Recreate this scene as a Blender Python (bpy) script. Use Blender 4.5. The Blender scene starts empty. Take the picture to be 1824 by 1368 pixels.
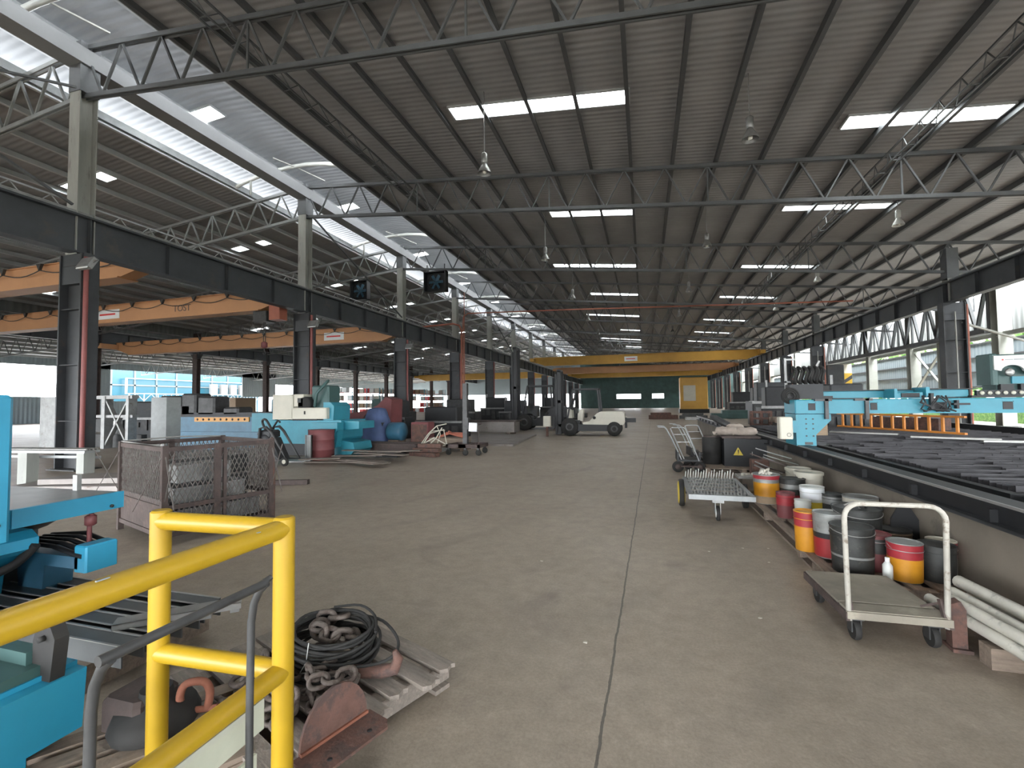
import bpy, bmesh, math, random
from mathutils import Vector, Matrix
random.seed(7)
PI = math.pi
S = bpy.context.scene
COL = S.collection

# ---------------------------------------------------------------- camera
cam = bpy.data.cameras.new('camera')
cam.sensor_width = 36.0
cam.lens = 809.81 / 1824 * 36.0
cam.clip_end = 600
cam_o = bpy.data.objects.new('camera', cam)
COL.objects.link(cam_o)
yaw, pitch, roll = -0.2835, 0.0406, -0.0114
fw = Vector((math.sin(yaw)*math.cos(pitch), math.cos(yaw)*math.cos(pitch), math.sin(pitch)))
rt = Vector((math.cos(yaw), -math.sin(yaw), 0))
up = rt.cross(fw)
rt, up = (rt*math.cos(roll) + up*math.sin(roll)), (up*math.cos(roll) - rt*math.sin(roll))
M3 = Matrix((rt, up, -fw)).transposed()
cam_o.matrix_world = Matrix.Translation((0, 0, 1.55)) @ M3.to_4x4()
S.camera = cam_o

# ---------------------------------------------------------------- world, exposure
w = bpy.data.worlds.new('world'); S.world = w; w.use_nodes = True
nt = w.node_tree; nt.nodes.clear()
wo = nt.nodes.new('ShaderNodeOutputWorld'); bg = nt.nodes.new('ShaderNodeBackground')
tc = nt.nodes.new('ShaderNodeTexCoord'); sep = nt.nodes.new('ShaderNodeSeparateXYZ')
cr = nt.nodes.new('ShaderNodeValToRGB')
cr.color_ramp.elements[0].position = 0.0; cr.color_ramp.elements[0].color = (0.90, 0.94, 0.98, 1)
cr.color_ramp.elements[1].position = 0.7; cr.color_ramp.elements[1].color = (0.97, 0.99, 1.0, 1)
nt.links.new(tc.outputs['Generated'], sep.inputs[0]); nt.links.new(sep.outputs['Z'], cr.inputs[0])
nt.links.new(cr.outputs[0], bg.inputs['Color']); bg.inputs['Strength'].default_value = 1.25
nt.links.new(bg.outputs[0], wo.inputs['Surface'])
S.view_settings.view_transform = 'Standard'
S.view_settings.look = 'None'
S.view_settings.gamma = 1
S.view_settings.use_curve_mapping = False
S.view_settings.exposure = 4.25
S.cycles.max_bounces = 8
S.cycles.diffuse_bounces = 5
S.cycles.transparent_max_bounces = 8
S.cycles.sample_clamp_indirect = 6.0
S.cycles.caustics_reflective = False
S.cycles.caustics_refractive = False

# ---------------------------------------------------------------- materials
MATS = {}
def mat(name, c, r=0.6, m=0.0, c2=None, amt=0.25, sc=3.0, thr=None, bump=0.0, bsc=None, stretch=None, ribs=None, trans=0.0):
    """principled material; noise variation; optional second colour c2 in patches (thr); ribs=(axis, freq, height)"""
    if name in MATS: return MATS[name]
    ma = bpy.data.materials.new(name); ma.use_nodes = True
    n = ma.node_tree.nodes; l = ma.node_tree.links
    b = n['Principled BSDF']
    b.inputs['Roughness'].default_value = r; b.inputs['Metallic'].default_value = m
    t = n.new('ShaderNodeTexCoord'); co = t.outputs['Object']
    if stretch:
        mp = n.new('ShaderNodeMapping'); mp.inputs['Scale'].default_value = stretch
        l.new(co, mp.inputs[0]); co = mp.outputs[0]
    nz = n.new('ShaderNodeTexNoise'); nz.inputs['Scale'].default_value = sc; nz.inputs['Detail'].default_value = 6
    nz.inputs['Roughness'].default_value = 0.65
    l.new(co, nz.inputs['Vector'])
    ra = n.new('ShaderNodeValToRGB')
    e = ra.color_ramp.elements
    lo = [max(0, x*(1-amt)) for x in c] + [1]; hi = [min(1, x*(1+amt)) for x in c] + [1]
    e[0].position = 0.3; e[0].color = lo; e[1].position = 0.7; e[1].color = hi
    l.new(nz.outputs['Fac'], ra.inputs[0]); outc = ra.outputs[0]
    if c2:
        n2 = n.new('ShaderNodeTexNoise'); n2.inputs['Scale'].default_value = sc*1.7; n2.inputs['Detail'].default_value = 8
        n2.inputs['Roughness'].default_value = 0.7
        l.new(co, n2.inputs['Vector'])
        r2 = n.new('ShaderNodeValToRGB'); q = thr or 0.55
        r2.color_ramp.elements[0].position = q - 0.04; r2.color_ramp.elements[0].color = (0,0,0,1)
        r2.color_ramp.elements[1].position = q + 0.06; r2.color_ramp.elements[1].color = (1,1,1,1)
        l.new(n2.outputs['Fac'], r2.inputs[0])
        mx = n.new('ShaderNodeMix'); mx.data_type = 'RGBA'
        l.new(r2.outputs[0], mx.inputs['Factor']); l.new(outc, mx.inputs['A']); mx.inputs['B'].default_value = (*c2, 1)
        outc = mx.outputs['Result']
    l.new(outc, b.inputs['Base Color'])
    hgt = None
    if bump:
        nb = n.new('ShaderNodeTexNoise'); nb.inputs['Scale'].default_value = bsc or sc*6; nb.inputs['Detail'].default_value = 5
        l.new(t.outputs['Object'], nb.inputs['Vector'])
        bp = n.new('ShaderNodeBump'); bp.inputs['Strength'].default_value = bump; bp.inputs['Distance'].default_value = 0.02
        l.new(nb.outputs['Fac'], bp.inputs['Height']); l.new(bp.outputs[0], b.inputs['Normal']); hgt = bp
    if ribs:
        ax, fr, ht = ribs
        s2 = n.new('ShaderNodeSeparateXYZ'); l.new(t.outputs['Object'], s2.inputs[0])
        mu = n.new('ShaderNodeMath'); mu.operation = 'MULTIPLY'; mu.inputs[1].default_value = 2*PI*fr
        l.new(s2.outputs[ax], mu.inputs[0])
        si = n.new('ShaderNodeMath'); si.operation = 'SINE'; l.new(mu.outputs[0], si.inputs[0])
        bp = n.new('ShaderNodeBump'); bp.inputs['Strength'].default_value = 1.0; bp.inputs['Distance'].default_value = ht
        l.new(si.outputs[0], bp.inputs['Height'])
        if hgt: l.new(hgt.outputs[0], bp.inputs['Normal'])
        l.new(bp.outputs[0], b.inputs['Normal'])
    if trans:
        tr = n.new('ShaderNodeBsdfTranslucent'); l.new(outc, tr.inputs['Color'])
        ms = n.new('ShaderNodeMixShader'); ms.inputs[0].default_value = trans
        l.new(b.outputs[0], ms.inputs[1]); l.new(tr.outputs[0], ms.inputs[2])
        l.new(ms.outputs[0], n['Material Output'].inputs['Surface'])
    MATS[name] = ma
    return ma

def M(k): return MATS[k]
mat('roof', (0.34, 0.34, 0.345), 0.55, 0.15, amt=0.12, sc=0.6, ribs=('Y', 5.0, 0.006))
mat('gutter_grey', (0.17, 0.175, 0.18), 0.6, amt=0.12, sc=1)
mat('outer_white', (0.36, 0.375, 0.34), 0.6, amt=0.1, sc=1.5)
mat('roof_left', (0.26, 0.26, 0.265), 0.55, 0.15, amt=0.12, sc=0.6, ribs=('Y', 5.0, 0.006))  # roof sheet colour darkened so the lit purlins stand out
mat('roof_pale', (0.36, 0.375, 0.39), 0.5, 0.1, amt=0.1, sc=0.5, ribs=('Y', 4.0, 0.02), trans=0.16)
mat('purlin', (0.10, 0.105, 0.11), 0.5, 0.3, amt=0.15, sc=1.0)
mat('purlin_pale', (0.46, 0.48, 0.49), 0.45, 0.2, amt=0.12, sc=1.0)  # light falling on the left bay purlins is put into this pale colour
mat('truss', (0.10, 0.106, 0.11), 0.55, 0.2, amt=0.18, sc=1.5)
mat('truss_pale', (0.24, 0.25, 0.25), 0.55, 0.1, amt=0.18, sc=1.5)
mat('column_pale', (0.31, 0.315, 0.29), 0.6, c2=(0.20, 0.19, 0.18), thr=0.62, amt=0.12, sc=1.2, stretch=(3, 3, 0.6))
mat('steel_dark', (0.034, 0.036, 0.039), 0.55, 0.2, c2=(0.06, 0.045, 0.04), thr=0.62, amt=0.3, sc=1.4)
mat('girder', (0.045, 0.049, 0.054), 0.5, 0.25, c2=(0.065, 0.06, 0.055), thr=0.6, amt=0.25, sc=0.8)
mat('red_pipe', (0.20, 0.05, 0.045), 0.5, amt=0.2, sc=2)
mat('orange_pipe', (0.34, 0.11, 0.07), 0.5, amt=0.15, sc=2)
mat('crane_orange', (0.47, 0.24, 0.115), 0.5, amt=0.10, sc=0.7, c2=(0.5, 0.27, 0.14), thr=0.66)
mat('crane_yellow', (0.50, 0.27, 0.035), 0.45, amt=0.12, sc=0.7)
mat('white_paint', (0.55, 0.56, 0.53), 0.5, amt=0.06, sc=2)
mat('cream', (0.46, 0.435, 0.36), 0.5, amt=0.08, sc=2, c2=(0.42, 0.39, 0.33), thr=0.68)
mat('teal', (0.025, 0.20, 0.265), 0.45, amt=0.12, sc=2.5, c2=(0.03, 0.22, 0.30), thr=0.66)
mat('cyan', (0.022, 0.25, 0.40), 0.42, amt=0.08, sc=2.0)
mat('blue', (0.035, 0.12, 0.19), 0.45, amt=0.2, sc=2.0)
mat('blue_cloth', (0.06, 0.09, 0.19), 0.75, amt=0.25, sc=3.0, bump=0.6, bsc=5)
mat('maroon', (0.15, 0.04, 0.042), 0.6, amt=0.25, sc=2)
mat('rust', (0.125, 0.065, 0.05), 0.85, 0.1, c2=(0.075, 0.048, 0.042), thr=0.52, amt=0.3, sc=6, bump=0.3)
mat('rust_orange', (0.21, 0.075, 0.045), 0.85, amt=0.3, sc=8, bump=0.2)
mat('brown_steel', (0.075, 0.055, 0.05), 0.75, 0.2, c2=(0.11, 0.075, 0.065), thr=0.58, amt=0.3, sc=4, bump=0.2)
mat('chain', (0.12, 0.098, 0.085), 0.7, 0.3, c2=(0.075, 0.052, 0.043), thr=0.55, amt=0.25, sc=14, bump=0.25)
mat('black', (0.010, 0.0105, 0.012), 0.55, amt=0.3, sc=4)
mat('rubber', (0.016, 0.015, 0.014), 0.8, amt=0.3, sc=6)
mat('dark_metal', (0.055, 0.055, 0.055), 0.5, 0.5, amt=0.3, sc=5)
mat('grey_metal', (0.27, 0.27, 0.265), 0.45, 0.5, amt=0.2, sc=5, c2=(0.17, 0.14, 0.12), thr=0.62)
mat('bare_metal', (0.32, 0.315, 0.30), 0.38, 0.6, amt=0.15, sc=5)
mat('shiny', (0.7, 0.7, 0.7), 0.25, 0.9, amt=0.05)
mat('galvanised', (0.26, 0.27, 0.27), 0.42, 0.4, amt=0.15, sc=5)
mat('safety_yellow', (0.36, 0.225, 0.008), 0.42, amt=0.05, sc=4, c2=(0.32, 0.21, 0.03), thr=0.70)
mat('safety_orange', (0.60, 0.22, 0.035), 0.5, amt=0.1, sc=4)
mat('board', (0.42, 0.43, 0.34), 0.6, amt=0.08, sc=5, c2=(0.40, 0.39, 0.33), thr=0.70)
mat('wood', (0.20, 0.155, 0.12), 0.85, amt=0.3, sc=4, stretch=(1, 8, 8), c2=(0.15, 0.11, 0.09), thr=0.6, bump=0.3)
mat('wood_pale', (0.29, 0.21, 0.14), 0.85, amt=0.2, sc=4, stretch=(1, 8, 8), bump=0.2)
mat('deck_wood', (0.23, 0.205, 0.165), 0.8, amt=0.25, sc=2.5, c2=(0.31, 0.28, 0.22), thr=0.60, bump=0.2)
mat('red', (0.30, 0.022, 0.025), 0.4, amt=0.15, sc=5, c2=(0.25, 0.03, 0.03), thr=0.66)
mat('paint_red', (0.29, 0.025, 0.033), 0.4, amt=0.15, sc=8)
mat('paint_orange', (0.50, 0.22, 0.015), 0.4, amt=0.12, sc=8, c2=(0.5, 0.2, 0.02), thr=0.68)
mat('paint_yellow', (0.52, 0.38, 0.04), 0.4, amt=0.08, sc=8)
mat('tin', (0.27, 0.275, 0.265), 0.4, 0.4, amt=0.2, sc=8, c2=(0.2, 0.19, 0.17), thr=0.62)
mat('tin_dark', (0.035, 0.036, 0.034), 0.5, 0.3, amt=0.35, sc=8, c2=(0.075, 0.068, 0.06), thr=0.6)
mat('sack', (0.27, 0.225, 0.19), 0.9, amt=0.2, sc=5, bump=0.5)
mat('rag', (0.55, 0.52, 0.46), 0.9, amt=0.25, sc=12)
mat('foliage', (0.05, 0.12, 0.02), 0.8, amt=0.5, sc=4, c2=(0.12, 0.20, 0.045), thr=0.52)
mat('building_blue', (0.010, 0.052, 0.075), 0.3, amt=0.08, sc=0.3)
mat('cladding', (0.27, 0.33, 0.36), 0.55, 0.1, amt=0.06, sc=0.4, ribs=('Y', 3.0, 0.02))
mat('cladding_pale', (0.15, 0.16, 0.155), 0.6, amt=0.08, sc=0.5, ribs=('Y', 2.5, 0.03))
mat('green_dark', (0.035, 0.08, 0.075), 0.5, amt=0.3, sc=1)
mat('plinth', (0.17, 0.145, 0.115), 0.85, amt=0.18, sc=1.2, c2=(0.12, 0.105, 0.085), thr=0.62, bump=0.15)
mat('plate_steel', (0.24, 0.215, 0.20), 0.5, 0.35, amt=0.2, sc=1.5, c2=(0.16, 0.12, 0.10), thr=0.62)
mat('bed_slat', (0.045, 0.043, 0.046), 0.5, 0.5, amt=0.4, sc=6)
mat('paper', (0.75, 0.77, 0.78), 0.7, amt=0.03)
mat('mark_red', (0.65, 0.05, 0.05), 0.5, amt=0.02)
mat('mark_dark', (0.12, 0.09, 0.08), 0.6, amt=0.05)
mat('mark_grey', (0.25, 0.27, 0.28), 0.6, amt=0.05)
mat('outdoor_trim', (0.06, 0.075, 0.08), 0.5, amt=0.05)
mat('outdoor_white', (0.11, 0.11, 0.11), 0.5, amt=0.05)
mat('ground_pale', (0.35, 0.35, 0.33), 0.8, amt=0.1, sc=0.4)

def mat_floor():
    ma = bpy.data.materials.new('concrete_floor'); ma.use_nodes = True
    n = ma.node_tree.nodes; l = ma.node_tree.links; b = n['Principled BSDF']
    t = n.new('ShaderNodeTexCoord'); co = t.outputs['Object']
    def noise(s, d=8, rg=0.6, vec=co, dist=0.0):
        z = n.new('ShaderNodeTexNoise'); z.inputs['Scale'].default_value = s; z.inputs['Detail'].default_value = d
        z.inputs['Roughness'].default_value = rg; z.inputs['Distortion'].default_value = dist; l.new(vec, z.inputs['Vector']); return z.outputs['Fac']
    def ramp(src, p0, p1, c0=(0,0,0,1), c1=(1,1,1,1)):
        r = n.new('ShaderNodeValToRGB'); e = r.color_ramp.elements
        e[0].position = p0; e[0].color = c0; e[1].position = p1; e[1].color = c1; l.new(src, r.inputs[0]); return r.outputs[0]
    def mix(f, a, bb, blend='MIX'):
        m = n.new('ShaderNodeMix'); m.data_type = 'RGBA'; m.blend_type = blend
        if isinstance(f, float): m.inputs['Factor'].default_value = f
        else: l.new(f, m.inputs['Factor'])
        for s, k in ((a, 'A'), (bb, 'B')):
            if isinstance(s, tuple): m.inputs[k].default_value = s
            else: l.new(s, m.inputs[k])
        return m.outputs['Result']
    base = ramp(noise(0.35, 9, 0.62), 0.32, 0.68, (0.250, 0.205, 0.160, 1), (0.315, 0.265, 0.213, 1))
    fine = ramp(noise(7, 8, 0.75), 0.3, 0.7, (0.80, 0.80, 0.80, 1), (1.16, 1.16, 1.16, 1))
    c = mix(1.0, base, fine, 'MULTIPLY')
    grit = ramp(noise(60, 4, 0.7), 0.35, 0.65, (0.88, 0.88, 0.88, 1), (1.12, 1.12, 1.12, 1))
    c = mix(1.0, c, grit, 'MULTIPLY')
    c = mix(ramp(noise(0.9, 7, 0.6, dist=1.5), 0.58, 0.82), c, (0.155, 0.125, 0.11, 1))
    c = mix(ramp(noise(2.7, 6, 0.6), 0.70, 0.80), c, (0.30, 0.28, 0.255, 1))
    # curving tyre tracks
    mp = n.new('ShaderNodeMapping'); mp.inputs['Location'].default_value = (9.0, -9.5, 0); l.new(co, mp.inputs[0])
    wv = n.new('ShaderNodeTexWave'); wv.wave_type = 'RINGS'; wv.rings_direction = 'Z'; wv.inputs['Scale'].default_value = 0.28
    wv.inputs['Distortion'].default_value = 2.2; wv.inputs['Detail'].default_value = 2; wv.inputs['Detail Scale'].default_value = 0.6
    l.new(mp.outputs[0], wv.inputs['Vector'])
    tr = ramp(wv.outputs['Fac'], 0.90, 0.99)
    tn = mix(1.0, tr, ramp(noise(0.5, 5), 0.45, 0.62), 'MULTIPLY')
    tf = n.new('ShaderNodeMath'); tf.operation = 'MULTIPLY'; tf.inputs[1].default_value = 0.22; l.new(tn, tf.inputs[0])
    c = mix(tf.outputs[0], c, (0.09, 0.08, 0.075, 1))
    # slab joints: one long joint, one cross joint each bay
    sp = n.new('ShaderNodeSeparateXYZ'); l.new(co, sp.inputs[0])
    wob = noise(3.0, 5, 0.7)
    def line(axis, pos, wd, period=None, wb=0.03):
        a = n.new('ShaderNodeMath'); a.operation = 'MULTIPLY_ADD'; l.new(wob, a.inputs[0]); a.inputs[1].default_value = wb; l.new(sp.outputs[axis], a.inputs[2])
        s = n.new('ShaderNodeMath'); s.operation = 'SUBTRACT'; l.new(a.outputs[0], s.inputs[0]); s.inputs[1].default_value = pos
        o = s.outputs[0]
        if period:
            p = n.new('ShaderNodeMath'); p.operation = 'PINGPONG'; l.new(o, p.inputs[0]); p.inputs[1].default_value = period/2; o = p.outputs[0]
        ab = n.new('ShaderNodeMath'); ab.operation = 'ABSOLUTE'; l.new(o, ab.inputs[0])
        lt = n.new('ShaderNodeMath'); lt.operation = 'LESS_THAN'; l.new(ab.outputs[0], lt.inputs[0]); lt.inputs[1].default_value = wd
        return lt.outputs[0]
    tl = n.new('ShaderNodeMapping'); tl.inputs['Rotation'].default_value = (0, 0, 0.0185); l.new(co, tl.inputs[0])
    l.new(tl.outputs[0], sp.inputs[0])
    for ax, p, wd, per, k in (('X', -0.255, 0.007, None, 0.8), ('Y', 8.25, 0.006, 8.0, 0.5)):
        ln = line(ax, p, wd, per)
        q = n.new('ShaderNodeMath'); q.operation = 'MULTIPLY'; q.inputs[1].default_value = k; l.new(ln, q.inputs[0])
        c = mix(q.outputs[0], c, (0.05, 0.045, 0.04, 1))
    l.new(c, b.inputs['Base Color'])
    rr = n.new('ShaderNodeMapRange'); l.new(noise(1.2), rr.inputs[0]); rr.inputs[3].default_value = 0.36; rr.inputs[4].default_value = 0.62
    l.new(rr.outputs[0], b.inputs['Roughness'])
    bp = n.new('ShaderNodeBump'); bp.inputs['Strength'].default_value = 0.25; bp.inputs['Distance'].default_value = 0.01
    l.new(noise(25, 6, 0.7), bp.inputs['Height']); l.new(bp.outputs[0], b.inputs['Normal'])
    MATS['floor'] = ma
mat_floor()
def mat_pane(name, k, col):
    ma = bpy.data.materials.new(name); ma.use_nodes = True
    n = ma.node_tree.nodes; l = ma.node_tree.links; b = n['Principled BSDF']
    b.inputs['Base Color'].default_value = (0.8, 0.82, 0.82, 1); b.inputs['Roughness'].default_value = 0.4
    t = n.new('ShaderNodeBsdfTransparent'); t.inputs['Color'].default_value = (*col, 1)
    tl = n.new('ShaderNodeBsdfTranslucent'); tl.inputs['Color'].default_value = (*col, 1)
    m1 = n.new('ShaderNodeMixShader'); m1.inputs[0].default_value = k; l.new(tl.outputs[0], m1.inputs[1]); l.new(t.outputs[0], m1.inputs[2])
    l.new(m1.outputs[0], n['Material Output'].inputs['Surface']); MATS[name] = ma
mat_pane('skylight_pane', 0.8, (0.97, 0.98, 0.97))

# ---------------------------------------------------------------- mesh helpers
def cr(pts, k=4):
    """smooth a polyline (Catmull-Rom)"""
    P = [Vector(p) for p in pts]; out = []
    for i in range(len(P)-1):
        a, b, c, d = P[max(i-1, 0)], P[i], P[i+1], P[min(i+2, len(P)-1)]
        for j in range(k):
            t = j/k; out.append(0.5*((2*b)+(c-a)*t+(2*a-5*b+4*c-d)*t*t+(3*b-a-3*c+d)*t**3))
    return out+[P[-1]]
class MB:
    def __init__(s, off=(0, 0, 0)): s.v = []; s.f = []; s.o = Vector(off); s.sm = []
    def _add(s, vs, fs, smooth=False):
        b = len(s.v); s.v += [Vector(p) - s.o for p in vs]; s.f += [tuple(b+i for i in f) for f in fs]; s.sm += [smooth]*len(fs); return s
    def box(s, c, d, rz=0, rx=0, ry=0):
        R = Matrix.Rotation(rz, 3, 'Z') @ Matrix.Rotation(ry, 3, 'Y') @ Matrix.Rotation(rx, 3, 'X')
        vs = [Vector(c) + R @ Vector((x*d[0]/2, y*d[1]/2, z*d[2]/2)) for x in (-1, 1) for y in (-1, 1) for z in (-1, 1)]
        return s._add(vs, [(0,1,3,2),(4,6,7,5),(0,4,5,1),(2,3,7,6),(0,2,6,4),(1,5,7,3)])
    def bx(s, x0, x1, y0, y1, z0, z1): return s.box(((x0+x1)/2, (y0+y1)/2, (z0+z1)/2), (abs(x1-x0), abs(y1-y0), abs(z1-z0)))
    def rbx(s, x0, x1, y0, y1, z0, z1, b=0.02):
        """box with chamfered vertical and top edges"""
        x0, x1 = min(x0,x1), max(x0,x1); y0, y1 = min(y0,y1), max(y0,y1)
        def ring(z, i): return [(x0+i+b,y0+i,z),(x1-i-b,y0+i,z),(x1-i,y0+i+b,z),(x1-i,y1-i-b,z),(x1-i-b,y1-i,z),(x0+i+b,y1-i,z),(x0+i,y1-i-b,z),(x0+i,y0+i+b,z)]
        vs = ring(z0,0)+ring(z1-b,0)+ring(z1,b*0.7)
        fs = [tuple(range(7,-1,-1)), tuple(range(16,24))]
        for k in (0,8): fs += [(k+i, k+(i+1)%8, k+8+(i+1)%8, k+8+i) for i in range(8)]
        return s._add(vs, fs)
    def bar(s, p, q, w=0.05, h=None, ups=(0,0,1)):
        h = h or w; p = Vector(p); q = Vector(q); d = q-p
        if d.length < 1e-6: return s
        d.normalize(); u = Vector(ups)
        if abs(d.dot(u)) > 0.98: u = Vector((0, 1, 0))
        a = d.cross(u).normalized(); u = a.cross(d)
        vs = [e + a*(x*w/2) + u*(y*h/2) for e in (p, q) for x, y in ((-1,-1),(1,-1),(1,1),(-1,1))]
        return s._add(vs, [(0,3,2,1),(4,5,6,7),(0,1,5,4),(1,2,6,5),(2,3,7,6),(3,0,4,7)])
    def tube(s, pts, r=0.02, n=10, closed=False, caps=True):
        pts = [Vector(p) for p in pts]; N = len(pts)
        rr = r if isinstance(r, (list, tuple)) else [r]*N
        tan = []
        for i in range(N):
            if closed: t = (pts[(i+1) % N]-pts[i-1])
            else: t = pts[min(i+1, N-1)]-pts[max(i-1, 0)]
            tan.append(t.normalized())
        u = tan[0].orthogonal().normalized(); vs = []
        for i in range(N):
            t = tan[i]; u = (u - t*u.dot(t)).normalized(); v = t.cross(u)
            vs += [pts[i] + (u*math.cos(2*PI*k/n) + v*math.sin(2*PI*k/n))*rr[i] for k in range(n)]
        fs = []
        for i in range(N if closed else N-1):
            a, b = i*n, ((i+1) % N)*n
            fs += [(a+k, a+(k+1) % n, b+(k+1) % n, b+k) for k in range(n)]
        s._add(vs, fs, True)
        if caps and not closed:
            s._add(vs[:n], [tuple(range(n-1, -1, -1))]); s._add(vs[-n:], [tuple(range(n))])
        return s
    def lathe(s, c, prof, n=24, axis='Z', caps=True):
        """prof: list of (radius, height) along axis, c base centre"""
        c = Vector(c); vs = []
        def P(r, h, a):
            x, y = r*math.cos(a), r*math.sin(a)
            return c + (Vector((x, y, h)) if axis == 'Z' else Vector((h, x, y)) if axis == 'X' else Vector((x, h, y)))
        for r, h in prof: vs += [P(r, h, 2*PI*k/n) for k in range(n)]
        fs = []
        for i in range(len(prof)-1):
            a, b = i*n, (i+1)*n
            fs += [(a+k, a+(k+1) % n, b+(k+1) % n, b+k) for k in range(n)]
        s._add(vs, fs, True)
        if caps:
            if prof[0][0] > 1e-4: s._add(vs[:n], [tuple(range(n-1, -1, -1))])
            if prof[-1][0] > 1e-4: s._add(vs[-n:], [tuple(range(n))])
        return s
    def prism(s, poly, axis, a, b):
        """extrude 2-D polygon along axis from a to b; poly in the other two coords (order x,y,z minus axis)"""
        def P(p, t):
            return {'X': (t, p[0], p[1]), 'Y': (p[0], t, p[1]), 'Z': (p[0], p[1], t)}[axis]
        n = len(poly); vs = [P(p, a) for p in poly] + [P(p, b) for p in poly]
        fs = [tuple(range(n-1, -1, -1)), tuple(range(n, 2*n))] + [(i, (i+1) % n, n+(i+1) % n, n+i) for i in range(n)]
        return s._add(vs, fs)
    def slab(s, q, t):
        """quad (4 pts) with thickness t below"""
        vs = [Vector(p) for p in q]; vs += [p - Vector((0, 0, t)) for p in vs]
        return s._add(vs, [(0,1,2,3),(7,6,5,4),(0,4,5,1),(1,5,6,2),(2,6,7,3),(3,7,4,0)])
    def build(s, name, m, parent=None, **kw):
        me = bpy.data.meshes.new(name); me.from_pydata([tuple(v) for v in s.v], [], s.f); me.update()
        bm = bmesh.new(); bm.from_mesh(me); bmesh.ops.recalc_face_normals(bm, faces=bm.faces); bm.to_mesh(me); bm.free()
        for p, q in zip(me.polygons, s.sm): p.use_smooth = q
        me.materials.append(M(m) if isinstance(m, str) else m)
        o = bpy.data.objects.new(name, me); COL.objects.link(o)
        if parent: o.parent = parent
        else: o.location = s.o
        for k, v in kw.items(): o[k] = v
        return o

def thing(name, label, cat, loc=(0, 0, 0), rz=0, group=None):
    o = bpy.data.objects.new(name, None); COL.objects.link(o); o.empty_display_size = 0.1
    o.location = loc; o.rotation_euler = (0, 0, rz); o['label'] = label; o['category'] = cat
    if group: o['group'] = group
    return o
def tag(o, label, cat, group=None):
    o['label'] = label; o['category'] = cat
    if group: o['group'] = group
    return o
def struct(o): o['kind'] = 'structure'; return o
def dup(root, loc, rz=0, label=None, group=None):
    kids = [(c, list(c.children)) for c in root.children]
    r = root.copy(); COL.objects.link(r); r.location = loc; r.rotation_euler = (0, 0, rz)
    if label: r['label'] = label
    if group: r['group'] = group
    for ch, gs in kids:
        c = ch.copy(); COL.objects.link(c); c.parent = r
        for g in gs:
            d = g.copy(); COL.objects.link(d); d.parent = c
    return r
def text(s, size, name, m, parent, loc, rot, ext=0.002):
    cu = bpy.data.curves.new(name, 'FONT'); cu.body = s; cu.size = size; cu.extrude = ext; cu.align_x = 'CENTER'; cu.align_y = 'CENTER'
    o = bpy.data.objects.new(name, cu); COL.objects.link(o)
    dg = bpy.context.evaluated_depsgraph_get(); me = bpy.data.meshes.new_from_object(o.evaluated_get(dg))
    bpy.data.objects.remove(o); me.materials.clear(); me.materials.append(M(m))
    q = bpy.data.objects.new(name, me); COL.objects.link(q); q.parent = parent; q.location = loc; q.rotation_euler = rot
    return q
ORD = ['nearest', 'second', 'third', 'fourth', 'fifth', 'sixth', 'seventh', 'eighth', 'ninth', 'tenth', 'eleventh', 'twelfth', 'thirteenth', 'fourteenth']

# ================================================================ STRUCTURE
XL, XR, XF = -13.76, 12.75, -39.5
Y0, DY, NB = 7.93, 8.0, 12
YA, YB = -8.0, 104.0
ZT, SL, DT = 9.57, 0.0985, 1.28
def zmain(x): return 11.13 - SL*(x - XL)
def zleft(x): return 11.13 + SL*(x - XL)
def zthird(x): return 7.75 + 0.06*(x - XF)

f = MB(); f.bx(-58.2, 20.6, YA-4, YB+2, -0.25, 0)
struct(f.build('floor', 'floor'))
g = MB(); g.bx(-160, 60, -60, 240, -0.6, -0.28)
struct(g.build('ground', 'ground_pale'))

def sheet(name, x0, x1, y0, y1, zf, holes, m, t=0.03):
    xs = sorted({x0, x1} | {h[0] for h in holes} | {h[1] for h in holes})
    ys = sorted({y0, y1} | {h[2] for h in holes} | {h[3] for h in holes})
    mb = MB()
    for i in range(len(xs)-1):
        for j in range(len(ys)-1):
            cx, cy = (xs[i]+xs[i+1])/2, (ys[j]+ys[j+1])/2
            if any(h[0] < cx < h[1] and h[2] < cy < h[3] for h in holes): continue
            a, b = xs[i], xs[i+1]
            mb.slab([(a, ys[j], zf(a)+t), (b, ys[j], zf(b)+t), (b, ys[j+1], zf(b)+t), (a, ys[j+1], zf(a)+t)], t)
    return struct(mb.build(name, m))
WN = [0]
def skylight(x0, x1, y0, y1, zf, bars, tiny=False):
    WN[0] += 1; off = ((x0+x1)/2, (y0+y1)/2, zf((x0+x1)/2))
    r = struct(MB(off).slab([(x0, y0, zf(x0)+0.055), (x1, y0, zf(x1)+0.055), (x1, y1, zf(x1)+0.055), (x0, y1, zf(x0)+0.055)], 0.012).build('window_%d' % WN[0], 'skylight_pane'))
    fr = MB(off)
    for y in (y0, y1): fr.bar((x0, y, zf(x0)-0.01), (x1, y, zf(x1)-0.01), 0.05, 0.09)
    for x in [x0, x1]: fr.bar((x, y0, zf(x)-0.01), (x, y1, zf(x)-0.01), 0.05, 0.09)
    fr.build('window_frame', 'purlin_pale', r)
    if not tiny:
        th = MB(off)
        for x in bars: th.bar((x, y0, zf(x)+0.03), (x, y1, zf(x)+0.03), 0.025, 0.03)
        th.build('glazing_bar', 'purlin_pale', r)
    return (x0, x1, y0, y1)
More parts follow.
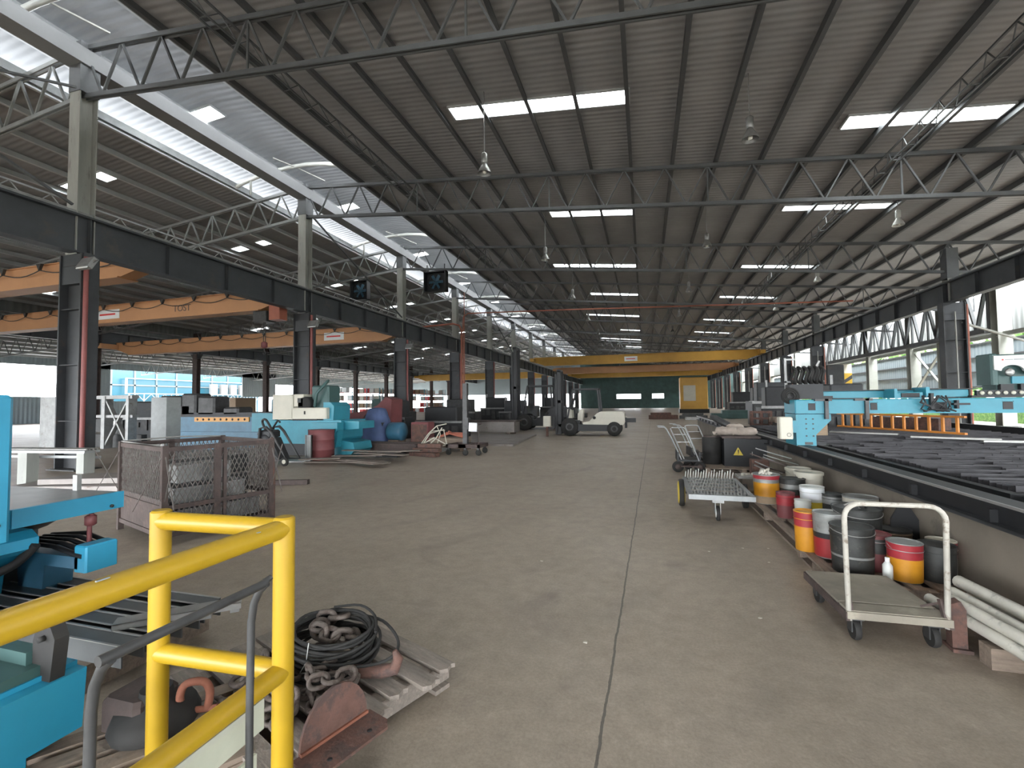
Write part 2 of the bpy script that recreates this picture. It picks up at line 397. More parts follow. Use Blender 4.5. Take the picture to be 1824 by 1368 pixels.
# main roof skylights: one strip a bay on the left, one on the right
ymid = [12.05, 19.85, 28.05, 35.9, 45.2, 54.5, 63.0, 71.5, 78.0]
holes = []
for i, y in enumerate(ymid):
    x0 = (-5.4, -3.95)[i % 2] if i < 5 else (-2.6, -5.6, -2.6, -2.8)[i-5]
    holes.append(skylight(x0, -0.22, y, y+0.62, zmain, [x0+0.75, x0+2.0, -2.2, -0.95], i > 5))
for i, y in enumerate([14.1, 20.02, 28.2, 36.1, 45.8, 53.8, 61.8]):
    holes.append(skylight(5.48, 9.05, y, y+(0.65 if i == 0 else 0.5), zmain, [7.2, 8.5], i > 3))
for y in (4.0, -4.1): holes.append(skylight(-5.4, -0.22, y, y+0.62, zmain, [-4.6, -3.4, -2.2, -0.95]))  # strips overhead, out of view, added for more light from above
for y in (6.1, -2.0): holes.append(skylight(5.48, 9.05, y, y+0.6, zmain, [7.2, 8.5]))  # likewise unseen, added on the right side for top light
c_main = sheet('ceiling', -11.25, 18.4, YA, YB, zmain, holes, 'roof')
hl = []
for k in range(0, 9):
    y = 11.9 + 8*k - (0.3 if k == 1 else 0)
    for a in (-20.25, -21.95): hl.append(skylight(a, a+0.75, y, y+0.6, zleft, [], True))
for k in range(0, 7):
    y = 18.9 + 8*k
    hl.append(skylight(-30.8, -29.1, y, y+0.6, zleft, [-30.0], True)); hl.append(skylight(-36.3, -34.6, y, y+0.5, zleft, [-35.4], True))
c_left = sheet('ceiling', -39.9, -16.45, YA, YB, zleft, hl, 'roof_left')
c_third = sheet('ceiling', -59.5, -39.3, YA, YB, zthird, [], 'roof')
# ridge monitor over the column row
def zmon(x): return 11.95 - 0.11*abs(x - XL)**1.25*0.55
hm = []
for k in range(0, 9):
    y = 11.75 + 8*k
    hm.append(skylight(-15.25, -14.15, y, y+0.65, zmon, [], True)); hm.append(skylight(-15.95, -15.45, y, y+0.65, zmon, [], True))
xs = [-17.6, -16.7, -15.95, -15.45, -15.25, -14.15, -13.76, -12.8, -11.8, -10.6]
ys = [YA] + [v for h in hm[::2] for v in (h[2], h[3])] + [YB]
mb = MB()
for i in range(len(xs)-1):
    for j in range(len(ys)-1):
        cx, cy = (xs[i]+xs[i+1])/2, (ys[j]+ys[j+1])/2
        if any(h[0] < cx < h[1] and h[2] < cy < h[3] for h in hm): continue
        a, b = xs[i], xs[i+1]
        mb.slab([(a, ys[j], zmon(a)+.03), (b, ys[j], zmon(b)+.03), (b, ys[j+1], zmon(b)+.03), (a, ys[j+1], zmon(a)+.03)], .03)
c_mon = struct(mb.build('ceiling', 'roof_pale'))

# purlins: parts of the roof they are fixed to
def purlin(x, zf, m, par, y0=YA, y1=YB):
    o = MB(); o.bar((x, y0, zf(x)-0.10), (x, y1, zf(x)-0.10), 0.06, 0.19); o.bar((x+0.04, y0, zf(x)-0.19), (x+0.04, y1, zf(x)-0.19), 0.07, 0.012)
    o.build('purlin', m, par)
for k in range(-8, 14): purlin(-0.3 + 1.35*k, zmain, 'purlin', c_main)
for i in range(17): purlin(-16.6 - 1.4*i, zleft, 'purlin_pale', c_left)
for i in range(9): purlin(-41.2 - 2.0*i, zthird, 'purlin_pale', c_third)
for x in (-16.1, -15.05, -12.4, -11.3): purlin(x, lambda q: zmon(q)-0.02, 'purlin_pale', c_mon)
b = MB((XL, 0, 10.5)); b.bx(XL-0.24, XL+0.24, YA, YB, 10.3, 10.36); b.bx(XL-0.27, XL-0.24, YA, YB, 10.3, 10.72); b.bx(XL+0.24, XL+0.27, YA, YB, 10.3, 10.72)
tag(b.build('box_gutter', 'gutter_grey'), 'wide grey box gutter running along the tops of the left column row', 'gutter')
for x, z, par in ((-11.25, zmain(-11.25), c_main), (-16.45, zleft(-16.45), c_left)):
    e = MB(); e.bx(x-0.02, x+0.02, YA, YB, z-0.12, z+0.12); e.build('flashing', 'galvanised', par)

# monitor arches
ar = thing('monitor_arch', '', 'roof arch', (XL, 6.93, 10.8), 0, 'arched ribs of the ridge monitor')
pts = [(-2.75, 0, 0.0), (-1.6, 0, 0.28), (-0.4, 0, 0.42), (0.9, 0, 0.42), (2.5, 0, 0.12)]
rb = MB(); rb.tube([(-2.75,0,0),(-2.2,0,.16),(-1.6,0,.28),(-0.9,0,.38),(0,0,.43),(0.9,0,.42),(1.8,0,.30),(2.6,0,.10)], 0.085, 6); rb.build('rib', 'white_paint', ar)
p1 = MB(); p1.bar((-1.9, 0, -0.45), (-1.9, 0, 0.22), 0.07); p1.build('post', 'column_pale', ar)
p2 = MB(); p2.bar((0.35, 0, 0.40), (1.05, 0.9, 0.15), 0.04); p2.bar((0.35, 0, 0.40), (0.1, -0.9, 0.35), 0.04); p2.build('brace', 'column_pale', ar)
ar['label'] = 'pale arched rib of the ridge monitor, ' + ORD[0] + ' of the row'
for k in range(1, 12): dup(ar, (XL, 6.93+8*k, 10.8), 0, 'pale arched rib of the ridge monitor, %s from the camera' % ORD[k])

# columns of the left row: heavy lower stanchion + lighter upper shaft
def main_column(x, y, label, grp, pipe, mirror=1, ztop=10.85, zg=5.4):
    c = thing('steel_column', label, 'column', (x, y, 0), 0, grp)
    a = MB(); a.bx(-.40, -.36, -.2, .2, .03, zg); a.bx(.36, .40, -.2, .2, .03, zg); a.bx(-.36, .36, -.02, .02, .03, zg)
    for z in (1.2, 2.6, 4.0, 5.1): a.bx(-.36, .36, -.17, .17, z, z+.02)
    a.build('lower_stanchion', 'steel_dark', c)
    bp = MB(); bp.bx(-.5, .5, -.3, .3, 0, .03); bp.build('base_plate', 'dark_metal', c)
    u = MB(); u.bx(-.19, .19, -.2, -.18, zg, ztop-1.2); u.bx(-.19, .19, .18, .2, zg, ztop-1.2); u.bx(-.012, .012, -.18, .18, zg, ztop-1.2); u.build('upper_shaft', 'column_pale', c)
    h = MB(); h.bx(-.21, .21, -.22, .22, ztop-1.25, ztop+.05); h.build('column_head', 'truss', c)
    k = MB(); k.prism([(-.38, zg-.75), (.38, zg-.75), (.42, zg), (-.42, zg)], 'Y', -.16, .16); k.build('haunch', 'girder', c)
    if pipe:
        p = MB(); p.tube([(mirror*.45, -.12, .1), (mirror*.45, -.12, zg-.1)], 0.055, 8); p.build('downpipe', pipe, c)
    return c
first = main_column(XL, Y0, 'nearest dark steel column of the left row with a pale upper shaft', 'left row of crane columns', 'red_pipe')
for k in range(1, NB): dup(first, (XL, Y0+8*k, 0), 0, '%s steel column of the left row counted from the camera' % ORD[k])
rc = main_column(XR, Y0+16, 'dark steel column on the right with an orange pipe, behind the cutting gantry', 'right row of crane columns', 'orange_pipe', 1, 7.9, 5.6)
cd = MB(); cd.tube([(-.02, -.24, .2), (-.02, -.24, 5.2)], 0.03, 6); cd.build('conduit', 'column_pale', rc)
for k in list(range(4, NB)):
    dup(rc, (XR, Y0+8*k, 0), 0, 'steel column of the right row, %s beyond the missing one' % ORD[k-4].replace('nearest', 'first'))
for k in (0, 1): dup(rc, (XR, Y0+8*k, 0), 0, 'steel column of the right row, %s from the front' % ('first', 'second')[k])
fr = thing('steel_column', 'far left row steel column, nearest to the camera', 'column', (XF, Y0+8, 0), 0, 'far left row of columns')
a = MB(); a.bx(-.25, .25, -.2, -.17, .0, 8.2); a.bx(-.25, .25, .17, .2, 0, 8.2); a.bx(-.02, .02, -.17, .17, 0, 8.2); a.build('shaft', 'brown_steel', fr)
a = MB(); a.bx(-.4, .4, -.3, .3, 0, .03); a.build('base_plate', 'dark_metal', fr)
a = MB(); a.prism([(-.3, 5.9), (.3, 5.9), (.6, 6.3), (-.6, 6.3)], 'Y', -.15, .15); a.build('haunch', 'girder', fr)
for k in range(2, NB): dup(fr, (XF, Y0+8*k, 0), 0, 'far left row steel column, %s from the camera' % ORD[k-1])

# crane runway girders
def girder(name, x, zb, zt, label, side, m='girder', w=.34, y0=YA, y1=YB):
    t = thing(name, label, 'crane girder', (x, 0, zb))
    h = zt-zb
    a = MB(); a.bx(-.02, .02, y0, y1, .04, h-.05)
    n = int((y1-y0)/2)
    for i in range(n+1): a.bx(-w/2+.02, w/2-.02, y0+2*i-.01, y0+2*i+.01, .03, h-.04)
    a.build('web', m, t)
    a = MB(); a.bx(-w/2, w/2, y0, y1, 0, .04); a.build('bottom_flange', m, t)
    a = MB(); a.bx(-w/2, w/2, y0, y1, h-.05, h); a.build('top_flange', m, t)
    a = MB(); a.bx(-.04, .04, y0, y1, h, h+.10); a.build('crane_rail', 'grey_metal', t)
    return t
girder('runway_girder', XL+.12, 5.42, 6.40, 'long dark crane runway girder along the left column row', 1)
girder('runway_girder', XR-.10, 5.60, 6.50, 'long dark crane runway girder along the right column row', -1)
girder('runway_girder', XF+.2, 6.30, 7.25, 'blue-grey crane runway girder along the far left column row', 1)
# slim walkway angle above left girder
lg = thing('lattice_rail', 'slim lattice rail running along behind the left runway girder', 'lattice rail', (-16.3, 0, 7.2))
a = MB(); a.bar((0, YA, 0), (0, YB, 0), .05); a.bar((0, YA, .5), (0, YB, .5), .05)
a.build('chord', 'truss_pale', lg)
a = MB()
for i in range(int((YB-YA)/.9)): y = YA+.9*i; a.bar((0, y, 0), (0, y+.45, .5), .025); a.bar((0, y+.45, .5), (0, y+.9, 0), .025)
a.build('lacing', 'truss_pale', lg)
for x, z, lb in ((7.0, 0, 'right part of the main roof'), (-8.9, 0, 'left part of the main roof'), (-27.0, 0, 'left bay roof')):
    zz = (zmain(x) if x > XL else zleft(x)) - .78
    t = thing('lattice_tie', 'slim lattice tie running lengthwise under the ' + lb, 'lattice rail', (x, 0, zz))
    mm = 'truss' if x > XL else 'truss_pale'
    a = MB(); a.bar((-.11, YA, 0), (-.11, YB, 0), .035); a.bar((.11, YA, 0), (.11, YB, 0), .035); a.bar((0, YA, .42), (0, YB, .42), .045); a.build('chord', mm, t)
    a = MB()
    for i in range(int((YB-YA)/.8)):
        y = YA+.8*i
        a.bar((-.11, y, 0), (.11, y, 0), .02); a.bar((-.11, y, 0), (0, y+.4, .42), .02); a.bar((.11, y+.8, 0), (0, y+.4, .42), .02)
    a.build('lacing', mm, t)

# roof trusses
def truss(x0, x1, zb0, sl, y, m, label, grp, parts, panels=20):
    t = thing('roof_truss', label, 'roof truss', (x0, y, zb0), 0, grp)
    L = x1-x0; z = lambda x: -sl*x if True else 0
    a = MB()
    for dy in (-.05, .05): a.bar((0, dy, 0), (L, dy, z(L)), .035, .11)
    a.build('bottom_chord', m, t)
    a = MB()
    for dy in (-.05, .05): a.bar((0, dy, DT), (L, dy, DT+z(L)), .035, .11)
    a.build('top_chord', m, t)
    n = panels; d = L/n; acc = MB()
    def put(p, q, w, nm):
        if parts: s = MB(); s.bar(p, q, w, w*.8); s.build(nm, m, t)
        else: acc.bar(p, q, w, w*.8)
    for i in range(n):
        x = i*d; xm = x+d/2; xe = x+d
        put((x, 0, DT+z(x)), (xm, 0, z(xm)), .055, 'web_bar'); put((xm, 0, z(xm)), (xe, 0, DT+z(xe)), .055, 'web_bar')
        if i % 4 == 3: put((xe, 0, z(xe)), (xe, 0, DT+z(xe)), .045, 'web_post')
    if not parts: acc.build('web', m, t)
    return t
tr0 = None
for k in range(-1, NB):
    lb = 'roof truss across the main bay at the %s left column' % ORD[max(k, 0)] if k >= 0 else 'roof truss across the main bay overhead at the front'
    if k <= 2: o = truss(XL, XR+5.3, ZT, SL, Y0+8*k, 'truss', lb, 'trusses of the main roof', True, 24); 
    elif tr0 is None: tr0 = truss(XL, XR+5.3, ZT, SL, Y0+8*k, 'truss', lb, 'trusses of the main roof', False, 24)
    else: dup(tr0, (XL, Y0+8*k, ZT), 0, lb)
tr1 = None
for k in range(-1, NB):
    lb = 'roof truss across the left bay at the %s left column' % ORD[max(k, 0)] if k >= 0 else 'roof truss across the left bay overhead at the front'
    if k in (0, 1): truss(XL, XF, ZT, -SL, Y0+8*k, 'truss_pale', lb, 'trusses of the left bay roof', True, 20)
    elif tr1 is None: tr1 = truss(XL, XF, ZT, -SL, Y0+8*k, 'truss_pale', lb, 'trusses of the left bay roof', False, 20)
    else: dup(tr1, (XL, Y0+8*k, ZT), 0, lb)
for k in range(0, 10):
    t = truss(XF, -58, 6.45, -.06, Y0+8*k, 'truss_pale', 'low roof truss beyond the far left columns, %s from the camera' % ORD[k], 'trusses of the low far left roof', False, 12) if k == 0 else dup(t, (XF, Y0+8*k, 6.45), 0, 'low roof truss beyond the far left columns, %s from the camera' % ORD[k])
# diagonal rods in the left column row
def rods(y, label, z0=6.6, z1=9.6):
    t = thing('cross_brace', label, 'brace', (XL, y, z0), 0, 'cross braces in the left column row')
    for s in (0, 1):
        a = MB(); h = z1-z0
        a.bar((.2, .3, h if s else 0), (.2, 7.7, 0 if s else h), .07, .05); a.build('brace_rod', 'truss', t)
    return t
r0 = rods(Y0+8, 'crossed brace rods between the second and third columns of the left row')
dup(r0, (XL, Y0+32, 6.6), 0, 'crossed brace rods between the fifth and sixth columns of the left row')
r2 = dup(r0, (XL, Y0-8, 6.6), 0, 'crossed brace rods before the nearest column of the left row')

# right side: outer colonnade with deep truss, cladding
XO = 18.0
oc = thing('outer_column', 'broad white outer column at the right edge, in front of the deep truss', 'column', (XO, 29.9, 0), 0, 'white columns outside the right row')
a = MB(); a.bx(-.3, .3, -.26, -.22, 0, 7.9); a.bx(-.3, .3, .22, .26, 0, 7.9); a.bx(-.015, .015, -.22, .22, 0, 7.9); a.build('shaft', 'outer_white', oc)
a = MB(); a.bx(-.4, .4, -.35, .35, 0, .04); a.build('base_plate', 'dark_metal', oc)
for i, (y, lb) in enumerate(((34.6, 'white outer column just right of the orange pipe'), (38.1, 'white outer column left of the orange pipe by the crossed braces'), (44.2, 'white outer column under the middle of the deep truss'),
        (57, 'white outer column beyond the striped one'), (63, 'second white outer column beyond the striped one'), (69, 'third white outer column beyond the striped one'), (75, 'fourth white outer column beyond the striped one'), (81, 'fifth white outer column beyond the striped one'), (88, 'sixth white outer column beyond the striped one'), (95, 'last white outer column on the right'), (21.9, 'white outer column out to the right of the gantry'), (13.9, 'white outer column at the right side front'))):
    dup(oc, (XO, y, 0), 0, lb)
yc = thing('outer_column', 'outer column with a yellow and black striped lower part', 'column', (XO, 49.3, 0))
a = MB(); a.bx(-.4, .4, -.3, .3, 3.9, 4.72); a.build('shaft', 'cream', yc)
a = MB(); a.bx(-.41, .41, -.31, .31, 0, 3.9); a.build('painted_base', 'safety_yellow', yc)
a = MB()
for z in (.9, 1.9, 2.9): a.prism([(-.415, z-.1), (.415, z+.5), (.415, z+.85), (-.415, z+.25)], 'Y', -.315, -.305)
a.build('stripe', 'black', yc)
dt = thing('deep_truss', 'deep dark lattice truss over the white outer columns on the right', 'truss', (XO-.35, 30.2, 4.95))
Lr = 25.0; hh = 2.75
a = MB(); a.bx(-.2, .2, 0, Lr, 0, .28); a.build('bottom_chord', 'truss', dt)
a = MB(); a.bx(-.12, .12, 0, Lr, hh, hh+.2); a.build('top_chord', 'truss', dt)
for i in range(14):
    y = i*Lr/14; d = Lr/14
    a = MB(); a.bar((0, y, hh), (0, y+d/2, .2), .16, .12); a.bar((0, y+d/2, .2), (0, y+d, hh), .16, .12); a.build('web_bar', 'truss', dt)
a = MB()
for i in range(15): a.bar((0, i*Lr/14, .2), (0, i*Lr/14, hh), .10)
a.build('web_post', 'truss', dt)
cb = thing('cross_brace', 'pale crossed braces between white outer columns beside the gantry', 'brace', (XO, 32.2, 1.8))
for s in (0, 1):
    a = MB(); a.bar((0, 2.4 if s else 5.9, .1), (0, 5.9 if s else 2.4, 3.0), .14, .06); a.build('brace_bar', 'outer_white', cb)
db = MB((XR, Y0+16, 4.9)); db.bar((XR+.3, Y0+16, 4.75), (XO, 26.5, 3.6), .09, .07); tag(db.build('stay_bar', 'column_pale'), 'pale slanting stay running right from the column with the orange pipe', 'brace')
wr = MB(); wr.bx(20.45, 20.5, YA, YB, 2.2, 4.95); struct(wr.build('wall_right', 'cladding'))
wr = MB(); 
for z in (2.15, 3.1, 4.0, 4.9): wr.bx(20.36, 20.45, YA, YB, z, z+.09)
struct(wr.build('trim_1', 'purlin'))
wr = MB(); wr.bx(20.45, 20.5, YA, YB, 5.35, 7.9); struct(wr.build('wall_right', 'cladding_pale'))
eb = MB((XO, 0, 4.9)); eb.bx(XO-.1, XO+.1, YA, YB, 4.72, 4.94); tag(eb.build('eaves_beam', 'outer_white'), 'long pale beam over the white outer columns on the right', 'beam')
# back wall
wb = MB(); wb.bx(-14, 20.5, YB, YB+.05, 3.1, 11.2); wb.bx(-14, -6, YB, YB+.05, 0, 3.1); wb.bx(4, 20.5, YB, YB+.05, 0, 3.1); wb.bx(-6, 4, YB, YB+.05, 0, 2.1); wb.bx(-.8, 1.6, YB, YB+.05, 2.1, 3.1)
struct(wb.build('wall_back', 'green_dark'))
wb = MB(); wb.bx(-58, -14, YB, YB+.05, 3.4, 11.2); struct(wb.build('wall_back', 'cladding'))
wf_ = MB(); wf_.bx(-59, 20.5, YA-.05, YA, 3.3, 11.4); struct(wf_.build('wall_front_blocker', 'cladding'))  # unseen wall behind the camera, added to hold back light from the front
wcl = MB(); wcl.bx(-39.75, -39.7, YA, YB, 7.35, 8.62); struct(wcl.build('wall_left', 'cladding_pale'))
# left side wall with big openings
wl = MB()
for y0, y1, z0, z1 in ((YA, 27.2, 0, 6.6), (27.2, 32.0, 0, 2.66), (32.0, 36.6, 0, 6.6), (36.6, 54.2, 0, 2.2), (54.2, 60.6, 2.85, 6.6), (54.2, 60.6, 0, .6), (27.2, 60.6, 5.8, 6.6), (60.6, YB, 4.9, 6.6)): wl.bx(-58.05, -58, y0, y1, z0, z1)
struct(wl.build('wall_left', 'cladding'))

# ================================================================ RIGHT: CUTTING MACHINE
# low plinth with a machine rail
pl = MB((2.62, 0, 0)); pl.bx(2.46, 2.80, -1.0, 24, 0, .60)
tag(pl.build('rail_plinth', 'plinth'), 'long low grey-brown plinth carrying the near rail of the cutting machine', 'plinth')
rl = thing('machine_rail', 'long dark machine rail with a shiny top on the near plinth', 'rail', (2.46, 0, .60))
a = MB(); a.bx(-.05, .30, -1, 24, 0, .025); a.build('base_flange', 'steel_dark', rl)
a = MB(); a.bx(.02, .10, -1, 24, .025, .15); 
for i in range(24): a.bx(-.03, .26, -.9+i*1.03, -.86+i*1.03, .025, .12)
a.build('web', 'black', rl)
a = MB(); a.bx(-.03, .14, -1, 24, .15, .19); a.build('rail_head', 'black', rl)
a = MB(); a.bx(-.045, -.030, -1, 24, .172, .192); a.build('polished_strip', 'bare_metal', rl)
pl2 = MB((9.0, 0, 0)); pl2.bx(8.85, 9.15, -1, 24, 0, .60); tag(pl2.build('rail_plinth', 'plinth'), 'long low plinth carrying the far rail of the cutting machine', 'plinth')
a = MB((9.0, 0, .6)); a.bx(8.93, 9.07, -1, 24, .60, .78); tag(a.build('machine_rail', 'black'), 'dark machine rail on the far plinth behind the cutting bed', 'rail')
# cutting bed modules
def bed(y0, y1, label):
    t = thing('cutting_bed', label, 'cutting table', (3.2, y0, 0), 0, 'cutting bed modules')
    W, L = 5.1, y1-y0
    a = MB(); a.bx(0, W, .02, .12, 0, .66); a.bx(0, W, L-.12, L-.02, 0, .66); a.bx(0, .10, .12, L-.12, 0, .66); a.bx(W-.1, W, .12, L-.12, 0, .66); a.build('frame', 'black', t)
    a = MB(); random.seed(int(y0*10))
    n = int((L-.3)/.085)
    for i in range(n):
        y = .15+i*.085; x = .12
        while x < W-.2:
            x1 = min(x+random.uniform(.3, .7), W-.12); h = random.uniform(-.03, .02)
            a.bar((x, y+random.uniform(-.012, .012), .64+h), (x1, y+random.uniform(-.012, .012), .64+h), .008, .12); x = x1
    a.build('slats', 'bed_slat', t)
    a = MB(); a.bx(.1, W-.1, .12, L-.12, .30, .50); a.build('slag', 'black', t)
    return t
bed(.2, 5.2, 'nearest dark cutting bed full of worn slats beside the near rail')
bed(5.3, 10.2, 'dark cutting bed with slats under the teal gantry')
bed(10.3, 17.0, 'dark cutting bed behind the teal gantry')
pp = MB((5.4, 8.15, .735)); pp.slab([(5.28, 8.1, .74), (5.5, 8.02, .735), (5.55, 8.14, .74), (5.36, 8.24, .735)], .004); tag(pp.build('paper_scrap', 'paper'), 'white scrap of paper lying on the slats of the cutting bed', 'paper')

# gantry
gt = thing('cutting_gantry', 'teal gantry of the plate cutting machine spanning the dark bed', 'cutting machine', (2.4, 8.6, .78))
def G_(mb): return mb
a = MB(); a.rbx(0, 6.75, 0, .62, .53, .76, .015); a.build('main_beam', 'teal', gt)
a = MB(); a.rbx(.40, 2.62, .50, .74, .78, .90, .01); a.build('upper_beam', 'teal', gt)
a = MB(); a.bx(.34, 2.72, .46, .78, .90, .915); a.bx(2.6, 6.7, .40, .80, .765, .80); a.build('rail_strip', 'black', gt)
for x0, x1 in ((.18, .31), (1.05, 1.17), (1.83, 2.08), (2.73, 2.88), (3.9, 4.05), (5.0, 5.15)): 
    hl = MB(); hl.rbx(x0, x1, -.006, .02, .585, .71, .018); hl.build('cable_hole', 'black', gt)  # black boxes stand in for the dark inside of the holes
a = MB()
a.prism([(.02, -.0), (.30, -.0), (.30, .18), (.52, .42), (.52, .52), (.02, .52)], 'Y', .02, .55); a.bx(.0, .12, -.02, .58, .0, .52); a.build('end_leg', 'teal', gt)
a = MB()
for x in (.16, .26):
    for z in (.16, .28, .36, .44): a.lathe((x, .01, z), [(.012, 0), (.012, .012)], 8, 'Y')
for x in (.16,): a.bx(.08, .24, -.01, .02, .02, .06)
a.build('bolt', 'dark_metal', gt)
a = MB(); a.bx(.02, .30, .05, .5, -.03, .06); a.bx(.1, .5, .2, .4, .0, .05); a.build('wheel_bogie', 'black', gt)
a = MB(); a.bx(6.45, 6.75, .05, .55, 0, .53); a.build('end_leg', 'teal', gt)
a = MB()
for x, y0 in ((.42, -.05), (.98, -.05)): a.bx(x, x+.05, y0, y0+.09, .44, .77); a.bx(x-.14, x+.10, y0, y0+.05, .735, .77)
a.build('hose_bracket', 'dark_metal', gt)
for i in range(40):
    cb_ = MB(); cb_.lathe((2.72+i*.098, .37, .835), [(.0, 0), (.03, .0), (.03, .02), (0, .02)], 8, 'Y', False); cb_.build('link_pin', 'cream', gt)
a = MB(); a.bx(2.66, 6.7, .39, .45, .79, .88); a.build('cable_chain', 'black', gt)
a = MB(); a.rbx(1.50, 1.86, .18, .5, .765, .86, .01); a.bx(1.46, 1.5, .15, .55, .765, .92); a.bx(1.88, 1.93, .15, .55, .765, .94); a.build('torch_carriage', 'teal', gt)
a = MB(); a.bx(1.56, 1.80, .16, .19, .78, .85); a.build('carriage_gap', 'black', gt)  # solid black plate painted as the shade of the gap
random.seed(3)
a = MB()
for i in range(9):
    x = 1.62+random.uniform(0, .5); a.tube([(x, -.03, .80), (x+random.uniform(-.1, .1), -.10, .70), (x+random.uniform(-.15, .15), -.07, .60), (x+random.uniform(-.2, .2), -.05, .56)], .012, 6)
a.bx(1.82, 1.86, -.09, -.03, .60, .84); a.bx(2.14, 2.17, -.09, -.02, .60, .73); a.bx(2.1, 2.3, -.10, -.03, .655, .685); a.build('torch_hoses', 'black', gt)
mc = thing('cutting_carriage', 'dark carriage with a white curved panel riding on the gantry at right', 'machine head', (5.29, 9.05, 1.60))
a = MB(); a.rbx(0, .10, .0, .36, .14, .64, .02); a.rbx(.08, 1.05, .1, .36, .30, .63, .02); a.bx(.08, 1.05, .05, .36, .04, .30); a.build('body', 'green_dark', mc)
a = MB()
poly = [(.03, .60), (1.05, .62), (1.05, .40)] + [(.80+.14*math.cos(t), .36+.09*math.sin(t)) for t in [PI*k/8 for k in range(0, 9)]] + [(.56, .30), (.48, .30)] + [(.26+.14*math.cos(t), .36+.09*math.sin(t)) for t in [PI*k/8 for k in range(0, 9)]] + [(.03, .38)]
a.prism(poly, 'Y', -.02, .02); a.build('front_panel', 'white_paint', mc)
for cx in (.22, .76):
    a = MB(); a.lathe((cx, -.02, .335), [(.0, 0), (.065, 0), (.05, -.02), (0, -.02)], 18, 'Y', False); a.build('disc', 'bare_metal', mc)
a = MB(); a.lathe((.14, -.025, .535), [(.012, 0), (.012, .004)], 10, 'Y'); a.build('emblem', 'mark_red', mc)
a = MB(); a.bx(.17, .27, -.024, -.02, .531, .541); a.bx(.28, .40, -.024, -.02, .530, .544); a.build('faded_lettering', 'mark_grey', mc)
a = MB(); a.bx(.27, .98, .02, .3, .16, .27); a.build('cover', 'teal', mc)
for x in (.1, .35, .6, .85):
    a = MB(); a.bx(x, x+.16, -.02, .1, .0, .15); a.build('drive_unit', 'black', mc)
hd = thing('hose_reel', 'dark bundle of coiled hoses and reels on the left end of the gantry', 'hose bundle', (2.45, 9.0, 1.55))
a = MB(); a.bx(-.05, .62, -.05, .35, 0, .05); a.bx(.0, .5, .0, .3, .05, .26); a.build('tray', 'black', hd)
a = MB(); a.bx(.0, .03, .30, .34, 0, .75); a.bx(.0, .62, .30, .33, .30, .33); a.bar((.36, .32, .33), (.56, .32, .68), .03); a.bar((.0, .32, .72), (.18, .32, .72), .03); a.build('frame', 'grey_metal', hd)
for i in range(6):
    a = MB(); cx = .10+i*.085
    a.tube([(cx+.02*math.sin(3*q), .14+.10*math.cos(q), .42+.15*math.sin(q)) for q in [2*PI*k/14 for k in range(14)]], .022, 7, True); a.build('hose_coil', 'rubber', hd)
a = MB()
for r in (.13, .10, .07): a.tube([(-.03+r*math.cos(q), -.10+.02*math.sin(q*2), .06+r*math.sin(q)) for q in [2*PI*k/16 for k in range(16)]], .018, 7, True)
a.build('loose_hose', 'rubber', hd)
cx = thing('junction_box', 'cream metal junction box hanging on the left end of the teal gantry', 'box', (2.12, 8.42, .90))
a = MB(); a.rbx(0, .19, 0, .18, 0, .36, .015); a.build('box', 'cream', cx)
a = MB(); a.bx(.185, .195, .02, .16, .02, .34); a.build('door', 'white_paint', cx)
a = MB(); a.bx(.16, .30, .10, .18, .1, .3); a.build('mounting_arm', 'teal', cx)
a = MB(); a.tube([(.13+.03*math.cos(q), -.005, .07+.03*math.sin(q)) for q in [2*PI*k/12 for k in range(12)]], .003, 5, True); a.build('latch_ring', 'dark_metal', cx)

# orange ladder lying on its side on the bed behind the gantry
ld = thing('ladder', 'orange ladder lying on its side on the dark bed behind the teal gantry', 'ladder', (5.35, 15.3, .72), math.atan2(-3.2, 1.22))
L = 3.45
for z, nm in ((.04, 'side_rail'), (.40, 'side_rail')):
    a = MB(); a.bx(0, L, -.035, .035, z-.015, z+.03); a.build(nm, 'safety_orange', ld)
for i in range(11):
    a = MB(); x = .18+i*.31; a.bx(x-.025, x+.025, -.02, .02, .06, .39); a.build('rung', 'safety_orange', ld)
cbx = MB((3.7, 11.6, .72)); cbx.rbx(3.45, 4.0, 12.0, 12.6, .72, 1.05, .03); tag(cbx.build('concrete_block', 'wood_pale'), 'brown block standing on the bed beside the left end of the orange ladder', 'block')
rp = thing('steel_billet', 'red-brown steel billet lying on the bed behind the orange ladder', 'steel billet', (6.9, 15.0, .72), -1.1); a = MB(); a.bx(-.9, .9, -.2, .2, 0, .30); a.build('billet', 'rust', rp); a = MB(); a.bx(-.7, -.5, -.22, .22, .3, .33); a.bx(.5, .7, -.22, .22, .3, .33); a.build('strap', 'dark_metal', rp)
for i, (x, y, rz) in enumerate(((5.9, 11.2, -.5), (6.6, 10.4, -.2), (4.9, 12.6, -.6))):
    a = MB((x, y, .72)); a.box((x, y, .74), (1.3, .16, .03), rz); tag(a.build('steel_offcut', 'bare_metal'), ['pale steel offcut lying on the bed right of the orange ladder', 'pale steel offcut lying on the bed below the machine head', 'pale steel offcut lying behind the orange ladder'][i], 'steel offcut', 'steel offcuts on the bed')

